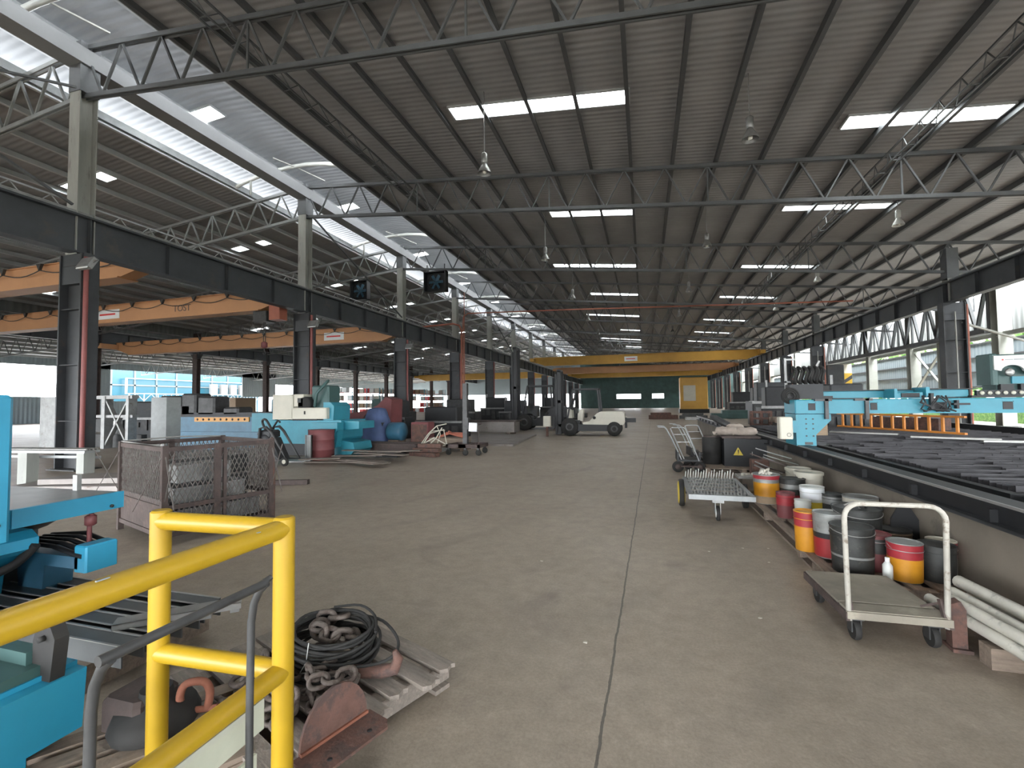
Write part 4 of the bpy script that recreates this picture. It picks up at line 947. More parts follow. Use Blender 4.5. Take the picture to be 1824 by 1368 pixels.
# upright hand carts
def handcart(x, y, label, n2=True):
    t = thing('hand_cart', label, 'hand cart', (x, y, 0), 0, 'hand carts')
    a = MB(); a.bx(-.02, .45, -.3, .3, .24, .28); a.bx(-.02, .02, -.3, .3, .24, .44); a.bx(.42, .46, -.3, .3, .24, .44); a.build('platform', 'black', t)
    for y_ in ((-.28), (.25)):
        a = MB(); a.tube([(.08, y_, .26), (-.10, y_, .70), (-.22, y_, .93), (-.26, y_, .97), (-.40, y_, .98)], .013, 8); a.build('side_tube', 'galvanised', t)
    a = MB(); a.tube([(.12, -.3, .30), (-.14, -.3, .95), (-.10, -.3, .97), (.12, -.3, .97), (.16, -.3, .95), (.38, -.3, .38), (.42, -.3, .26)], .013, 8); a.bar((-.02, -.3, .66), (.26, -.3, .66), .014); a.bar((-.08, -.3, .82), (.2, -.3, .82), .010); a.build('loop_handle', 'galvanised', t)
    for x_, y_, r in ((.0, -.25, .12), (.25, .25, .10), (.45, -.2, .12)):
        a = MB(); a.lathe((x_, y_, r), [(r*.5, -.0), (r*.95, .0), (r, .012), (r, .04), (r*.95, .05), (r*.5, .05)], 20, 'Y'); wh = a.build('wheel', 'rubber', t)
        a = MB(); a.lathe((x_, y_-.01, r), [(0, 0), (r*.5, 0), (r*.5, .07), (0, .07)], 14, 'Y'); a.build('hub', 'brown_steel', wh)
    a = MB(); a.bar((-.02, -.25, .13), (.47, -.2, .13), .03); a.bar((0, -.25, .13), (.25, .25, .12), .03); a.build('axle_frame', 'brown_steel', t)
    return t
h1 = handcart(.66, 10.75, 'upright hand cart with leaning silver tubes, left of the black box')
dup(h1, (1.0, 11.75, 0), .1, 'second hand cart with silver tubes, behind the first and beside the black drum')
# scrap beyond the pails
rb_ = MB((2.0, 9.25, .0)); rb_.rbx(1.84, 2.12, 9.15, 9.4, .12, .46, .01); tag(rb_.build('red_box', 'rust'), 'red-brown box before the black box with the warning triangle', 'box')
pallet('wooden_pallet', 1.98, 8.75, PI/2, 1.5, .84, 6, .12, 'wooden pallet under the scrap rods beyond the pails')
random.seed(30)
for i in range(9):
    x, y = 2.02+random.uniform(-.12, .22), 8.6+random.uniform(-.3, .4); q = random.uniform(-.8, .8)
    p = MB((x, y, .2)); d = Vector((math.cos(q)*.32, -math.sin(q)*.3, 0)); z = .16+.05*i
    p.tube([Vector((x, y, z+.14))-d*.9, Vector((x, y, z+.05)), Vector((x, y, z-.02))+d*.8], .012, 6)
    tag(p.build('scrap_rod', ['bare_metal', 'brown_steel', 'grey_metal'][i % 3]), '%s scrap rod in the tangled heap beyond the pails, %s' % (('pale', 'rusty', 'grey')[i % 3], ('lowest of all', 'second from the bottom', 'third from the bottom', 'just below the middle', 'at mid height', 'just above the middle', 'third from the top', 'second from the top', 'on the very top')[i]), 'metal rod', 'tangled scrap rods')
tr_ = thing('metal_tray', 'shallow pale tray holding white scraps, beyond the rag-filled pail', 'tray', (1.62, 8.15, .12)); a = MB(); a.rbx(-.22, .22, -.16, .16, .18, .22, .01); a.build('tray', 'bare_metal', tr_); a = MB(); a.bx(-.16, .16, -.12, .12, 0, .18); a.build('stand', 'plinth', tr_)
a = MB(); [a.box((random.uniform(-.15, .15), random.uniform(-.1, .1), .235), (.08, .04, .03), random.uniform(0, 3)) for _ in range(6)]; a.build('scraps', 'rag', tr_)

# ================================================================ CENTRE AND LEFT
def forklift(x, y, label, mb_, tall, s=1.0):
    t = thing('forklift', label, 'forklift', (x, y, 0), 0)
    def V(a): 
        a.v = [Vector((p.x*s, p.y*s, p.z*s)) for p in a.v]; return a
    for wx, r in ((-.95, .40), (1.05, .32)):
        for wy in (-.0, .95):
            a = MB(); a.lathe((wx, wy, r), [(r*.5, 0), (r*.94, 0), (r, .03), (r, .17), (r*.94, .2), (r*.5, .2)], 24, 'Y'); wh = V(a).build('wheel', 'rubber', t)
            a = MB(); a.lathe((wx, wy-.005, r), [(0, .03), (r*.35, .0), (r*.5, .0), (r*.5, .21), (0, .21)], 16, 'Y'); V(a).build('hub', 'dark_metal', wh)
    a = MB(); a.bx(-.65, .80, .05, 1.1, .22, .52); a.bx(-1.25, -.5, .22, .95, .40, .70); V(a).build('chassis', 'black', t)
    a = MB(); a.prism([(-.35, .52), (1.45, .50), (1.52, .62), (1.50, 1.00), (1.40, 1.10), (.48, 1.10), (.30, 1.02), (-.05, .66), (-.35, .60)], 'Y', .03, 1.12); V(a).build('counterweight_hood', mb_, t)
    a = MB(); a.prism([(-.62, .66), (-.38, .66), (-.36, 1.16), (-.46, 1.2), (-.60, 1.0)], 'Y', .35, .85); a.prism([(-1.1, .8), (-.86, .8), (-.88, 1.15), (-1.08, 1.22)], 'Y', .3, .9); V(a).build('seat', mb_, t)
    a = MB(); a.lathe((.18, .02, .82), [(0, 0), (.07, 0), (.07, .02), (0, .02)], 14, 'Y'); V(a).build('filler_cap', 'black', t)
    a = MB()
    for yy in (.1, 1.05): a.bar((-1.05, yy, .75), (-.78, yy, 2.12), .07); a.bar((.42, yy, 1.08), (.34, yy, 2.12), .07); a.bar((-.80, yy, 2.12), (.38, yy, 2.12), .07)
    for i in range(7): a.bar((-.75+i*.18, .1, 2.14), (-.75+i*.18, 1.05, 2.14), .035)
    V(a).build('overhead_guard', 'black', t)
    a = MB(); a.tube([(-.86+.16*math.cos(q), .6+.16*math.sin(q), 1.28) for q in [2*PI*k/14 for k in range(14)]], .016, 6, True); a.bar((-.86, .6, 1.28), (-1.0, .6, .9), .03); V(a).build('steering_wheel', 'black', t)
    a = MB()
    for yy in (.30, .88): a.bx(-1.52, -1.36, yy-.05, yy+.05, .05, tall); a.bx(-1.64, -1.54, yy-.04, yy+.04, .05, tall*.95)
    for z in (.4, tall*.5, tall-.06): a.bx(-1.55, -1.38, .25, .93, z, z+.12)
    V(a).build('mast', 'black', t)
    a = MB(); a.bx(-1.74, -1.64, .12, 1.06, .35, .85); a.build; V(a).build('fork_carriage', 'dark_metal', t)
    for yy in (.34, .84):
        a = MB(); a.bx(-1.80, -1.74, yy-.06, yy+.06, .30, .85); a.bx(-2.8, -1.78, yy-.06, yy+.06, .28, .33); V(a).build('fork', 'dark_metal', t)
    a = MB(); a.bx(1.5, 1.58, .3, .9, .35, .8); a.bx(1.58, 1.98, .42, .72, .60, .78); V(a).build('tow_hitch', 'black', t)
    return t
forklift(-2.38, 20.7, 'white and black forklift standing side-on in the main aisle', 'cream', 3.0)
forklift(-5.3, 24.2, 'black forklift half hidden behind the white forklift mast', 'black', 4.0, 1.15)
cg = thing('cable_guide', 'cream box on a post beside the mast of the white forklift', 'box', (-4.25, 20.2, 0)); a = MB(); a.rbx(-.17, .17, -.1, .1, .45, .92, .02); a.build('box', 'cream', cg); a = MB(); a.bx(-.05, .05, -.05, .05, 0, .45); a.build('post', 'rust', cg)
# long low grey steel block and floor plate
ls = thing('steel_block', 'long low grey steel box section lying behind the floor plate', 'steel section', (-8.9, 21.4, 0)); a = MB(); a.bx(-3.0, 2.9, -.5, .5, .12, .62); a.build('section', 'plate_steel', ls); a = MB(); a.bx(-3.1, 3.0, -.55, .55, .62, .68); a.build('top_plate', 'brown_steel', ls)
for x in (-2.6, 0, 2.6): a = MB(); a.bx(x-.1, x+.1, -.5, .5, 0, .12); a.build('bearer', 'wood', ls)
fp = MB((-6, 18, 0)); fp.slab([(-8.2, 15.2, .07), (-4.5, 15.5, .07), (-4.85, 20.6, .07), (-8.6, 20.4, .07)], .07); tag(fp.build('floor_plate', 'plate_steel'), 'large dark-edged steel plate lying on the floor left of the forklift', 'steel plate')
# mast cart
mcx = thing('mast_cart', 'castor cart with a tall dark post and a white paper sign', 'cart', (-5.22, 12.95, 0))
a = MB(); a.bx(-.52, .54, -.4, -.33, .22, .32); a.bx(-.52, .54, .33, .4, .22, .32); a.bx(-.52, -.45, -.4, .4, .22, .32); a.bx(.47, .54, -.4, .4, .22, .32); a.bx(-.12, .12, -.4, .4, .22, .32); a.build('base_frame', 'brown_steel', mcx)
for x, y in ((-.45, -.35), (.12, -.42), (.5, -.35), (.45, .35)):
    a = MB(); a.lathe((x, y-.02, .09), [(.04, 0), (.085, 0), (.09, .02), (.085, .04), (.04, .04)], 16, 'Y'); wh = a.build('castor_wheel', 'rubber', mcx)
    a = MB(); a.bx(x-.03, x+.03, y-.04, y+.04, .17, .22); a.bx(x-.02, x+.02, y+.025, y+.035, .08, .18); a.build('fork', 'dark_metal', wh)
a = MB(); a.bx(-.11, .03, -.07, .07, .3, 2.15); a.bx(.0, .08, -.1, .1, .75, 1.1); a.build('post', 'dark_metal', mcx)
a = MB(); a.tube([(.03, 0, .95), (.5, -.1, .92), (.5, -.33, .9)], .015, 6); a.tube([(.5, -.33, .3), (.5, -.33, .92)], .012, 6); a.build('side_rod', 'brown_steel', mcx)
a = MB(); a.box((.24, -.12, .82), (.26, .01, .26), 0, 0, .05); a.build('paper_sign', 'paper', mcx, label='white square paper sign')
# CNC lathe
cn = thing('lathe_machine', 'teal machine tool with cream cabinets near the second left column', 'machine tool', (-10.0, 11.6, 0))
a = MB(); a.prism([(-1.30, .36), (1.15, .36), (1.30, .55), (1.30, 1.05), (-1.30, 1.05)], 'Y', 0, 1.1); a.bx(-1.3, 1.35, -.06, 1.16, 1.02, 1.08); a.build('bed', 'teal', cn)
a = MB(); a.prism([(.45, 1.02), (1.40, 1.02), (1.40, .80), (1.18, .55), (.80, .90)], 'Y', -.30, .0); a.prism([(.62, .30), (1.32, .30), (1.40, .78), (.72, .92)], 'Y', -.26, -.02); a.build('apron', 'teal', cn)
a = MB(); a.prism([(1.3, .78), (1.85, .82), (1.85, 1.04), (1.3, 1.05)], 'Y', .1, .9); a.build('tailstock_end', 'teal', cn)
a = MB(); a.prism([(.60, 1.08), (.95, 1.08), (.98, 1.50), (.85, 1.62), (.60, 1.62)], 'Y', .1, .9); a.build('column', 'teal', cn)
a = MB(); a.prism([(.7, .02), (1.6, .02), (1.78, .20), (1.72, .42), (1.2, .50), (.7, .36)], 'Y', .0, .9); a.build('curved_base', 'teal', cn)
a = MB(); a.bx(-1.25, .75, .08, 1.0, 0, .36); a.build('base', 'black', cn)
a = MB(); a.rbx(-1.28, -.50, .05, .95, 1.10, 1.88, .03); a.rbx(-.50, -.14, .1, .9, 1.50, 1.88, .02); a.build('control_cabinet', 'cream', cn)
a = MB(); a.bx(-.34, -.22, .08, .11, 1.62, 1.76); a.build('screen', 'dark_metal', cn)
a = MB(); a.rbx(-.44, .82, -.05, .85, 1.12, 1.46, .03); a.build('spindle_housing', 'cream', cn)
a = MB(); a.bx(-.40, .50, -.06, -.03, 1.07, 1.12); a.bx(.03, .07, -.07, -.04, 1.26, 1.36); a.build('slot', 'black', cn)
a = MB(); a.lathe((-.12, .10, 1.56), [(.05, 0), (.22, 0), (.24, .05), (.24, .4), (.1, .45)], 20, 'Y'); a.build('chuck', 'rubber', cn)
a = MB(); a.rbx(-.02, .62, .3, .9, 1.46, 2.15, .05); a.tube([(.2, .2, 1.5), (.35, .1, 1.9), (.55, .25, 2.2), (.45, .5, 2.3)], .05, 7); a.build('upper_gearbox', 'green_dark', cn)
# long blue machine
lb_ = thing('long_blue_machine', 'long blue machine bed with dark gear along its top, behind the mesh bin', 'machine', (-15.1, 12.8, 0))
a = MB(); a.bx(-2.7, 2.4, 0, 1.0, .62, 1.15); a.build('bed', 'blue', lb_)
a = MB(); a.bx(-2.6, 2.3, -.12, .9, .0, .62); a.build('lower_cabinet', 'blue', lb_)
a = MB(); a.bx(-1.2, 2.6, .1, .9, 1.15, 1.30); a.bx(-2.7, -1.2, .1, .9, 1.15, 1.55); a.build('slide', 'steel_dark', lb_)
for i, (x0, x1, z) in enumerate(((-2.7, -1.9, 1.95), (-1.6, -.9, 2.02), (-.8, .0, 1.9), (.4, 1.1, 1.5))):
    a = MB(); a.rbx(x0, x1, .1, .8, 1.25, z, .06); a.build('gearbox', 'dark_metal', lb_)
a = MB(); a.bx(-.75, 1.75, -.04, .0, .98, 1.14); yb_ = a.build('drilled_bar', 'paint_orange', lb_)
for i in range(9):
    a = MB(); a.lathe((-.6+i*.27, -.05, 1.06), [(0, 0), (.04, 0), (.04, .02), (0, .02)], 10, 'Y'); a.build('hole', 'black', yb_)  # black discs drawn for the dark of the drilled holes
a = MB(); a.bx(1.9, 2.9, -.06, .8, .64, 1.28); a.bx(2.42, 2.9, .1, .7, .0, .7); a.build('end_housing', 'teal', lb_)
# grey work frame behind, posts
wf = thing('press_frame', 'large grey frame with crossed braces behind the pale bench at far left', 'machine frame', (-20.2, 12.2, 0))
for x, w_ in ((-2.2, 1.1), (.75, .18), (-1.0, .14), (2.0, .14)):
    a = MB(); a.bx(x-w_/2, x+w_/2, -.15, .15, 0, 1.95); a.build('post', 'grey_metal', wf)
a = MB(); a.bx(-2.8, 2.2, -.12, .12, 1.85, 1.98); a.bx(-1.6, 2.2, -.1, .1, 1.15, 1.25); a.build('crossbar', 'grey_metal', wf)
for s in (0, 1):
    a = MB(); a.bar((.8, -.05, .1 if s else 1.85), (2.0, -.05, 1.85 if s else .1), .14, .06); a.build('brace', 'grey_metal', wf)
a = MB(); a.bx(-1.6, .6, .1, .2, .6, 1.1); a.bx(-1.6, 2.1, .3, .5, 0, .5); a.build('panel', 'dark_metal', wf)
gp = thing('grey_post', 'broad pale grey post standing behind the mesh bin', 'post', (-12.7, 9.4, 0)); a = MB(); a.bx(-.28, .28, -.2, .2, 0.02, 1.8); a.build('post', 'galvanised', gp); a = MB(); a.bx(-.38, .38, -.3, .3, 0, .02); a.build('base_plate', 'dark_metal', gp)
rf = thing('red_disc', 'round red disc on a thin stand among the grey frames at far left', 'disc on a stand', (-14.35, 8.0, 0)); a = MB(); a.lathe((0, -.04, .87), [(0, 0), (.13, .01), (.15, .04), (.13, .08), (0, .09)], 18, 'Y'); a.build('disc', 'red', rf); a = MB(); a.bar((0, 0, 0), (0, 0, .75), .05); a.bx(-.15, .15, -.15, .15, 0, .02); a.build('stand', 'dark_metal', rf)  # plain red disc on a stand, gives no light
pb = thing('pale_bench', 'pale grey steel bench frame behind the cyan table at left', 'bench', (-11.3, 6.0, 0), .12)
for x, w_ in ((-.35, .22), (1.0, .17)):
    a = MB(); a.bx(x-w_/2, x+w_/2, -.1, .1, 0, .68); a.build('leg', 'column_pale', pb)
a = MB(); a.bx(-1.2, 1.15, -.14, .14, .68, .73); a.bx(-1.1, 1.1, .16, .2, .55, .6); a.build('top_rail', 'galvanised', pb)
a = MB()
for y in (-.1, -.05, .02, .09): a.tube([(-1.25, y, .75), (1.15, y, .75+.01*y)], .018, 6)
a.build('bar_stock', 'bare_metal', pb)
for i in range(3):
    a = MB((-10.0+.2*i, 5.5, .1*i)); a.box((-10.0+.25*i, 5.6+.2*i, .05+.1*i), (2.4-.3*i, 1.0-.15*i, .09), .15+.1*i); tag(a.build('plate_stack', 'plate_steel' if i else 'galvanised'), ('lowest', 'middle', 'top')[i]+' grey plate of the low stack behind the cyan table', 'steel plate', 'plates behind the cyan table')
# mesh bin
bn = thing('mesh_bin', 'rusty brown stillage bin with expanded-metal sides behind the yellow rail', 'bin', (-5.13, 3.79, 0), math.radians(72))
BX, BY, BH = 1.18, 1.38, 1.10
mat('mesh_metal', (0.15, 0.135, 0.125), 0.6, 0.3, c2=(0.12, 0.09, 0.08), thr=0.55, amt=0.25, sc=8)
for x, y in ((0, 0), (BX, 0), (0, BY), (BX, BY)):
    a = MB(); a.bx(x-.03, x+.03, y-.03, y+.03, 0, BH+.01); a.build('corner_post', 'brown_steel', bn)
for x0, x1, y0, y1 in ((.50, .57, -.025, .02), (.60, .635, -.02, .015), (.5, .57, BY-.02, BY+.02)):
    a = MB(); a.bx(x0, x1, y0, y1, .1, BH); a.build('middle_post', 'brown_steel', bn)
a = MB()
for z in (.12, .42, BH-.03):
    for y in (0, BY): a.bx(0, BX, y-.02, y+.02, z-.025, z+.025)
    for x in (0, BX): a.bx(x-.02, x+.02, 0, BY, z-.025, z+.025)
a.build('frame_rail', 'brown_steel', bn)
def mesh_panel(w_, z0, z1, origin, axis):
    a = MB(); d = .052; h = z1-z0; sl = 2.2
    for s in (1, -1):
        n = int((w_+h/sl)/d)+2
        for i in range(-1, n):
            x0 = i*d - (h/sl if s > 0 else 0); pts = []
            xa, za, xb, zb = x0, z0, x0+s*h/sl, z1
            if s < 0: xa, xb = i*d, i*d-h/sl
            # clip to [0,w_]
            def clip(xa, za, xb, zb):
                if max(xa, xb) < 0 or min(xa, xb) > w_: return None
                t0, t1 = 0.0, 1.0; dx = xb-xa
                for lim in (0, w_):
                    t = (lim-xa)/dx
                    if 0 < t < 1:
                        if (dx > 0) == (lim == 0): t0 = max(t0, t)
                        else: t1 = min(t1, t)
                if t1 <= t0: return None
                return xa+dx*t0, za+(zb-za)*t0, xa+dx*t1, za+(zb-za)*t1
            c = clip(xa, za, xb, zb)
            if c:
                P = (lambda u, z: (origin[0]+u, origin[1], z)) if axis == 'x' else (lambda u, z: (origin[0], origin[1]+u, z))
                a.bar(P(c[0], c[1]), P(c[2], c[3]), .012, .006)
    return a
mesh_panel(.50, .44, BH-.05, (.0, 0), 'x').build('mesh_panel', 'mesh_metal', bn)
mesh_panel(.54, .44, BH-.05, (.635, 0), 'x').build('mesh_panel', 'mesh_metal', bn)
mesh_panel(BX, .14, .42, (0, 0), 'x').build('lower_mesh', 'mesh_metal', bn)
mesh_panel(BY, .44, BH-.05, (0, 0), 'y').build('mesh_panel', 'mesh_metal', bn)
mesh_panel(BY, .44, BH-.05, (BX, 0), 'y').build('mesh_panel', 'mesh_metal', bn)
mesh_panel(BX, .44, BH-.05, (0, BY), 'x').build('mesh_panel', 'mesh_metal', bn)
a = MB(); a.bx(0, BX, 0, BY, .10, .12); a.bx(-.005, .005, 0, BY, .12, .50); a.build('floor_and_kick_plate', 'brown_steel', bn)
a = MB(); a.tube([(BX+.04, .0, .02), (BX+.03, -.02, .6), (BX+.01, .0, BH+.02)], .02, 8); a.build('latch_bar', 'rust', bn)
a = MB(); a.tube([(0, BY, BH+.01), (.1, BY*.6, BH-.02), (.0, .1, BH+.01)], .012, 6); a.tube([(0, BY, BH+.01), (BX*.5, BY, BH+.03), (BX, BY, BH)], .01, 6); a.build('top_wire', 'bare_metal', bn)
R_ = Matrix.Rotation(math.radians(72), 4, 'Z')
for i in range(3):
    c = Vector((-5.13, 3.79, 0)) + (R_ @ Vector((.62, .72, 0))); z = .14+.26*i
    t = thing('sheet_bundle', ('lowest', 'middle', 'topmost')[i]+' pale bundle of sheets seen through the mesh of the bin', 'sheet bundle', (c.x, c.y, z), math.radians(72)+.04*i, 'bundles in the mesh bin')
    a = MB(); a.bx(-.5, .5-.2*i, -.55, .5-.08*i, 0, .20); a.build('sheets', 'grey_metal', t); a = MB(); a.bx(-.52, .52, -.2, -.14, -.01, .23); a.build('strap', 'dark_metal', t)
bk = MB((-6.7, 7.2, 0)); bk.box((-6.75, 7.3, .05), (.9, .12, .09), .35); tag(bk.build('steel_beam', 'brown_steel'), 'short brown beam on the floor to the right beyond the mesh bin', 'steel beam')
# pump cart
pc = thing('pump_cart', 'dark wheeled pump cart with a triangular frame beyond the mesh bin', 'cart', (-9.3, 9.8, 0))
a = MB()
for y in (-.22, .22): a.tube([(-.45, y, .05), (-.35, y, .95), (-.15, y, .98), (.0, y, .85), (.52, y, .14), (-.45, y, .12)], .035, 6)
for z in (.3, .55, .8): a.bar((-.42, -.22, z), (-.42, .22, z), .04)
a.bar((-.4, -.22, .15), (.05, -.22, .78), .03); a.bar((.3, -.22, .12), (-.3, -.22, .6), .03); a.build('frame', 'dark_metal', pc)
a = MB(); a.lathe((-.25, -.2, .62), [(.05, 0), (.16, .0), (.18, .05), (.18, .35), (.1, .4)], 16, 'Y'); a.rbx(-.42, -.05, -.18, .18, .72, .9, .04); a.prism([(-.40, .14), (.25, .14), (-.05, .70), (-.38, .72)], 'Y', -.17, .17); a.build('pump', 'black', pc)
a = MB(); a.tube(cr([(-.3, -.1, .9), (-.35, -.15, 1.12), (-.2, -.2, 1.18), (-.1, -.15, 1.0), (.0, -.2, .9)]), .03, 7); a.tube([(-.15, 0, .95), (0, 0, 1.15), (.08, 0, 1.1)], .025, 7); a.build('hose', 'rubber', pc)
a = MB(); a.lathe((.47, -.28, .11), [(.04, 0), (.11, 0), (.11, .05), (.04, .05)], 16, 'Y'); wh = a.build('wheel', 'rubber', pc); a = MB(); a.lathe((.47, -.29, .11), [(0, 0), (.055, 0), (.055, .07), (0, .07)], 12, 'Y'); a.build('hub', 'cream', wh)
dr = thing('steel_drum', 'red-brown steel drum in front of the teal machine', 'drum', (-8.9, 11.0, 0))
a = MB(); a.lathe((0, 0, 0), [(.34, 0), (.35, .01), (.35, .26), (.365, .28), (.35, .30), (.35, .54), (.365, .56), (.35, .58), (.35, .82), (.36, .84)], 28); a.build('body', 'maroon', dr); a = MB(); a.lathe((0, 0, .80), [(.33, 0), (.001, .005)], 24, 'Z', False); a.build('lid', 'rust', dr)
gb = thing('channel_post', 'grey channel standing against the red-brown drum', 'post', (-8.85, 10.45, 0)); a = MB(); a.bx(-.09, .09, -.02, .02, 0.02, .72); a.bx(-.09, -.07, -.06, .02, 0.02, .72); a.bx(.07, .09, -.06, .02, 0.02, .72); a.build('channel', 'galvanised', gb); a = MB(); a.box((-.1, -.25, .03), (.6, .12, .04), .4); a.build('foot', 'grey_metal', gb)
mat('flat_steel', (0.16, 0.13, 0.11), 0.7, 0.2, amt=0.2, sc=2)
# flat bars on the floor
random.seed(77)
fb = [(-7.9, 10.3, 1.6, .35), (-7.3, 10.6, 2.0, -.30), (-7.1, 10.1, 1.9, -.42), (-6.7, 10.0, 1.3, -.22), (-7.6, 10.9, 1.5, .1), (-8.0, 9.85, 1.0, .45), (-6.9, 10.9, 1.7, -.15), (-7.4, 11.3, 1.9, .02), (-6.5, 11.2, 1.2, .2)]
for i, (x, y, L, q) in enumerate(fb):
    a = MB((x, y, .01)); a.box((x, y, .03+.028*i), (L, .26, .02), q, 0, random.uniform(-.03, .03))
    tag(a.build('flat_bar', 'flat_steel'), ['flat steel bar at the left end of the loose heap by the drum', 'second flat bar, slanting from the drum to the right', 'third flat bar, steepest slant of the heap', 'flat bar at the right front corner of the heap', 'flat bar lying level at the back of the heap', 'short flat bar sticking out in front of the channel post', 'flat bar crossing the back right of the heap', 'farthest flat bar, parallel to the dark beams', 'topmost short flat bar near the black tray'][i], 'flat bar', 'loose flat bars on the floor')
for i in range(3):
    a = MB((-8.0, 12.9+.3*i, 0)); y = 12.7+.32*i; z = 0
    a.bx(-9.4+.1*i, -6.8+.1*i, y-.1, y+.1, z, z+.02); a.bx(-9.4+.1*i, -6.8+.1*i, y-.1, y+.1, .28, .30); a.bx(-9.4+.1*i, -6.8+.1*i, y-.01, y+.01, .02, .28)
    tag(a.build('steel_beam', 'brown_steel'), ('nearest', 'middle', 'farthest')[i]+' of the three long dark beams lying behind the flat bars', 'steel beam', 'long dark beams')
bt_ = thing('black_tray', 'low black tray on the floor before the long dark beams', 'tray', (-7.2, 11.9, 0)); a = MB(); a.bx(-.35, .35, -.25, .25, 0, .04); a.build('base', 'black', bt_); a = MB(); a.bx(-.35, .35, -.25, -.23, .04, .16); a.bx(-.35, .35, .23, .25, .04, .16); a.bx(-.35, -.33, -.25, .25, .04, .16); a.bx(.33, .35, -.25, .25, .04, .16); a.build('rim', 'black', bt_)
for i in range(3):
    a = MB((-6.3, 12.1, .07*i)); a.box((-6.25+.05*i, 12.15+.1*i, .06+.12*i), (1.0-.15*i, .22, .11), -.25+.2*i); tag(a.build('short_beam', 'rust'), ('lowest', 'middle', 'topmost')[i]+' rusty short beam stacked left of the mast cart', 'steel beam', 'short rusty beams')
# white tangled frame
wfm = thing('bent_frame', 'tangled white tube frame like a broken chair, left of the mast cart', 'metal frame', (-6.2, 12.75, .0))
a = MB()
for pts in ([(-.5, 0, .25), (-.25, .1, .62), (.0, .15, .85), (.35, .1, .92)], [(-.35, -.1, .3), (-.1, 0, .7), (.3, .1, .72)], [(.45, -.1, .30), (.3, 0, .75), (-.2, .1, .62)], [(.45, -.1, .30), (-.05, -.15, .18), (-.45, -.1, .22)], [(-.5, 0, .25), (.0, -.05, .5), (.45, -.1, .3)], [(-.2, -.2, .2), (.1, -.1, .5), (.2, .1, .8)], [(.0, .15, .85), (.05, .3, .6), (-.1, .35, .2)]):
    a.tube(pts, .018, 6)
a.build('tubes', 'cream', wfm); a = MB(); a.bx(-.35, .3, -.12, .3, .08, .18); a.build('seat_pan', 'galvanised', wfm)
oh = MB((-6.1, 13.9, .2)); 
for i in range(5): oh.tube([(-6.6+.1*i, 13.8, .42+.05*i), (-6.2, 13.85+.05*i, .55), (-5.7, 13.8, .44+.03*i)], .035, 6)
tag(oh.build('orange_hoses', 'orange_pipe'), 'bundle of orange hoses behind the tangled white frame', 'hose')
wtb = thing('scrap_pallet', 'low wooden crate under the orange hoses', 'crate', (-6.2, 13.9, 0)); a = MB(); a.bx(-.6, .6, -.35, .35, .1, .42); a.build('box', 'wood', wtb); a = MB(); a.bx(-.6, -.5, -.35, .35, 0, .1); a.bx(.5, .6, -.35, .35, 0, .1); a.build('feet', 'wood', wtb)
mcb = thing('red_cabinet', 'dull red square cabinet behind the long dark beams', 'cabinet', (-7.3, 14.1, 0)); a = MB(); a.rbx(-.32, .32, -.25, .25, .0, .92, .02); a.build('body', 'maroon', mcb); a = MB(); a.bx(-.28, .28, -.26, -.25, .1, .85); a.build('door', 'rust', mcb)
# tarp covered machine
tp = thing('covered_machine', 'small machine covered with a blue tarpaulin', 'covered machine', (-9.2, 14.3, 0))
a = MB(); nn = 28; vs = []; random.seed(2)
rings = [(0.12, .60), (.35, .57), (.7, .52), (1.0, .42), (1.25, .34), (1.38, .28), (1.42, .12)]
for z, r in rings:
    for k in range(nn):
        q = 2*PI*k/nn; rr = r*(1+.10*math.sin(5*q+z*2)*(1.4-z)+.05*math.sin(9*q+3*z)); c_, s_ = math.cos(q), math.sin(q)
        m_ = max(abs(c_), abs(s_)); vs.append((rr*c_/m_**.45, rr*.8*s_/m_**.45, z+.03*math.sin(4*q)*(z < .2)))
fs = [(i*nn+k, i*nn+(k+1) % nn, (i+1)*nn+(k+1) % nn, (i+1)*nn+k) for i in range(len(rings)-1) for k in range(nn)] + [tuple(range((len(rings)-1)*nn, len(rings)*nn))]
a._add(vs, fs, True); a.build('tarpaulin', 'blue_cloth', tp); a = MB(); a.bx(-.4, .4, -.3, .3, 0, .9); a.build('machine_base', 'dark_metal', tp)
bd = thing('blue_motor', 'dark blue round motor beside the blue tarpaulin', 'motor', (-8.35, 14.2, 0)); a = MB(); a.lathe((-.3, 0, .58), [(.1, 0), (.3, .03), (.32, .1), (.32, .5), (.3, .56), (.1, .6)], 20, 'X'); a.build('body', 'blue', bd); a = MB(); a.bx(-.2, .2, -.25, .25, 0, .3); a.build('feet', 'wood', bd)
mm = thing('maroon_machine', 'maroon machine with a curved top behind the blue tarpaulin', 'machine', (-10.1, 15.4, 0))
a = MB(); a.prism([(-1.0, .1), (1.0, .1), (1.05, 1.72), (.8, 1.80), (.45, 1.50), (-.1, 1.28), (-.9, 1.2)], 'Y', -.4, .4); a.build('body', 'maroon', mm); a = MB(); a.lathe((.2, -.45, .9), [(.05, 0), (.35, 0), (.35, .05), (.05, .05)], 20, 'Y'); a.build('flywheel', 'rust', mm); a = MB(); a.bx(-.9, .9, -.35, .35, 0, .1); a.build('base', 'black', mm)
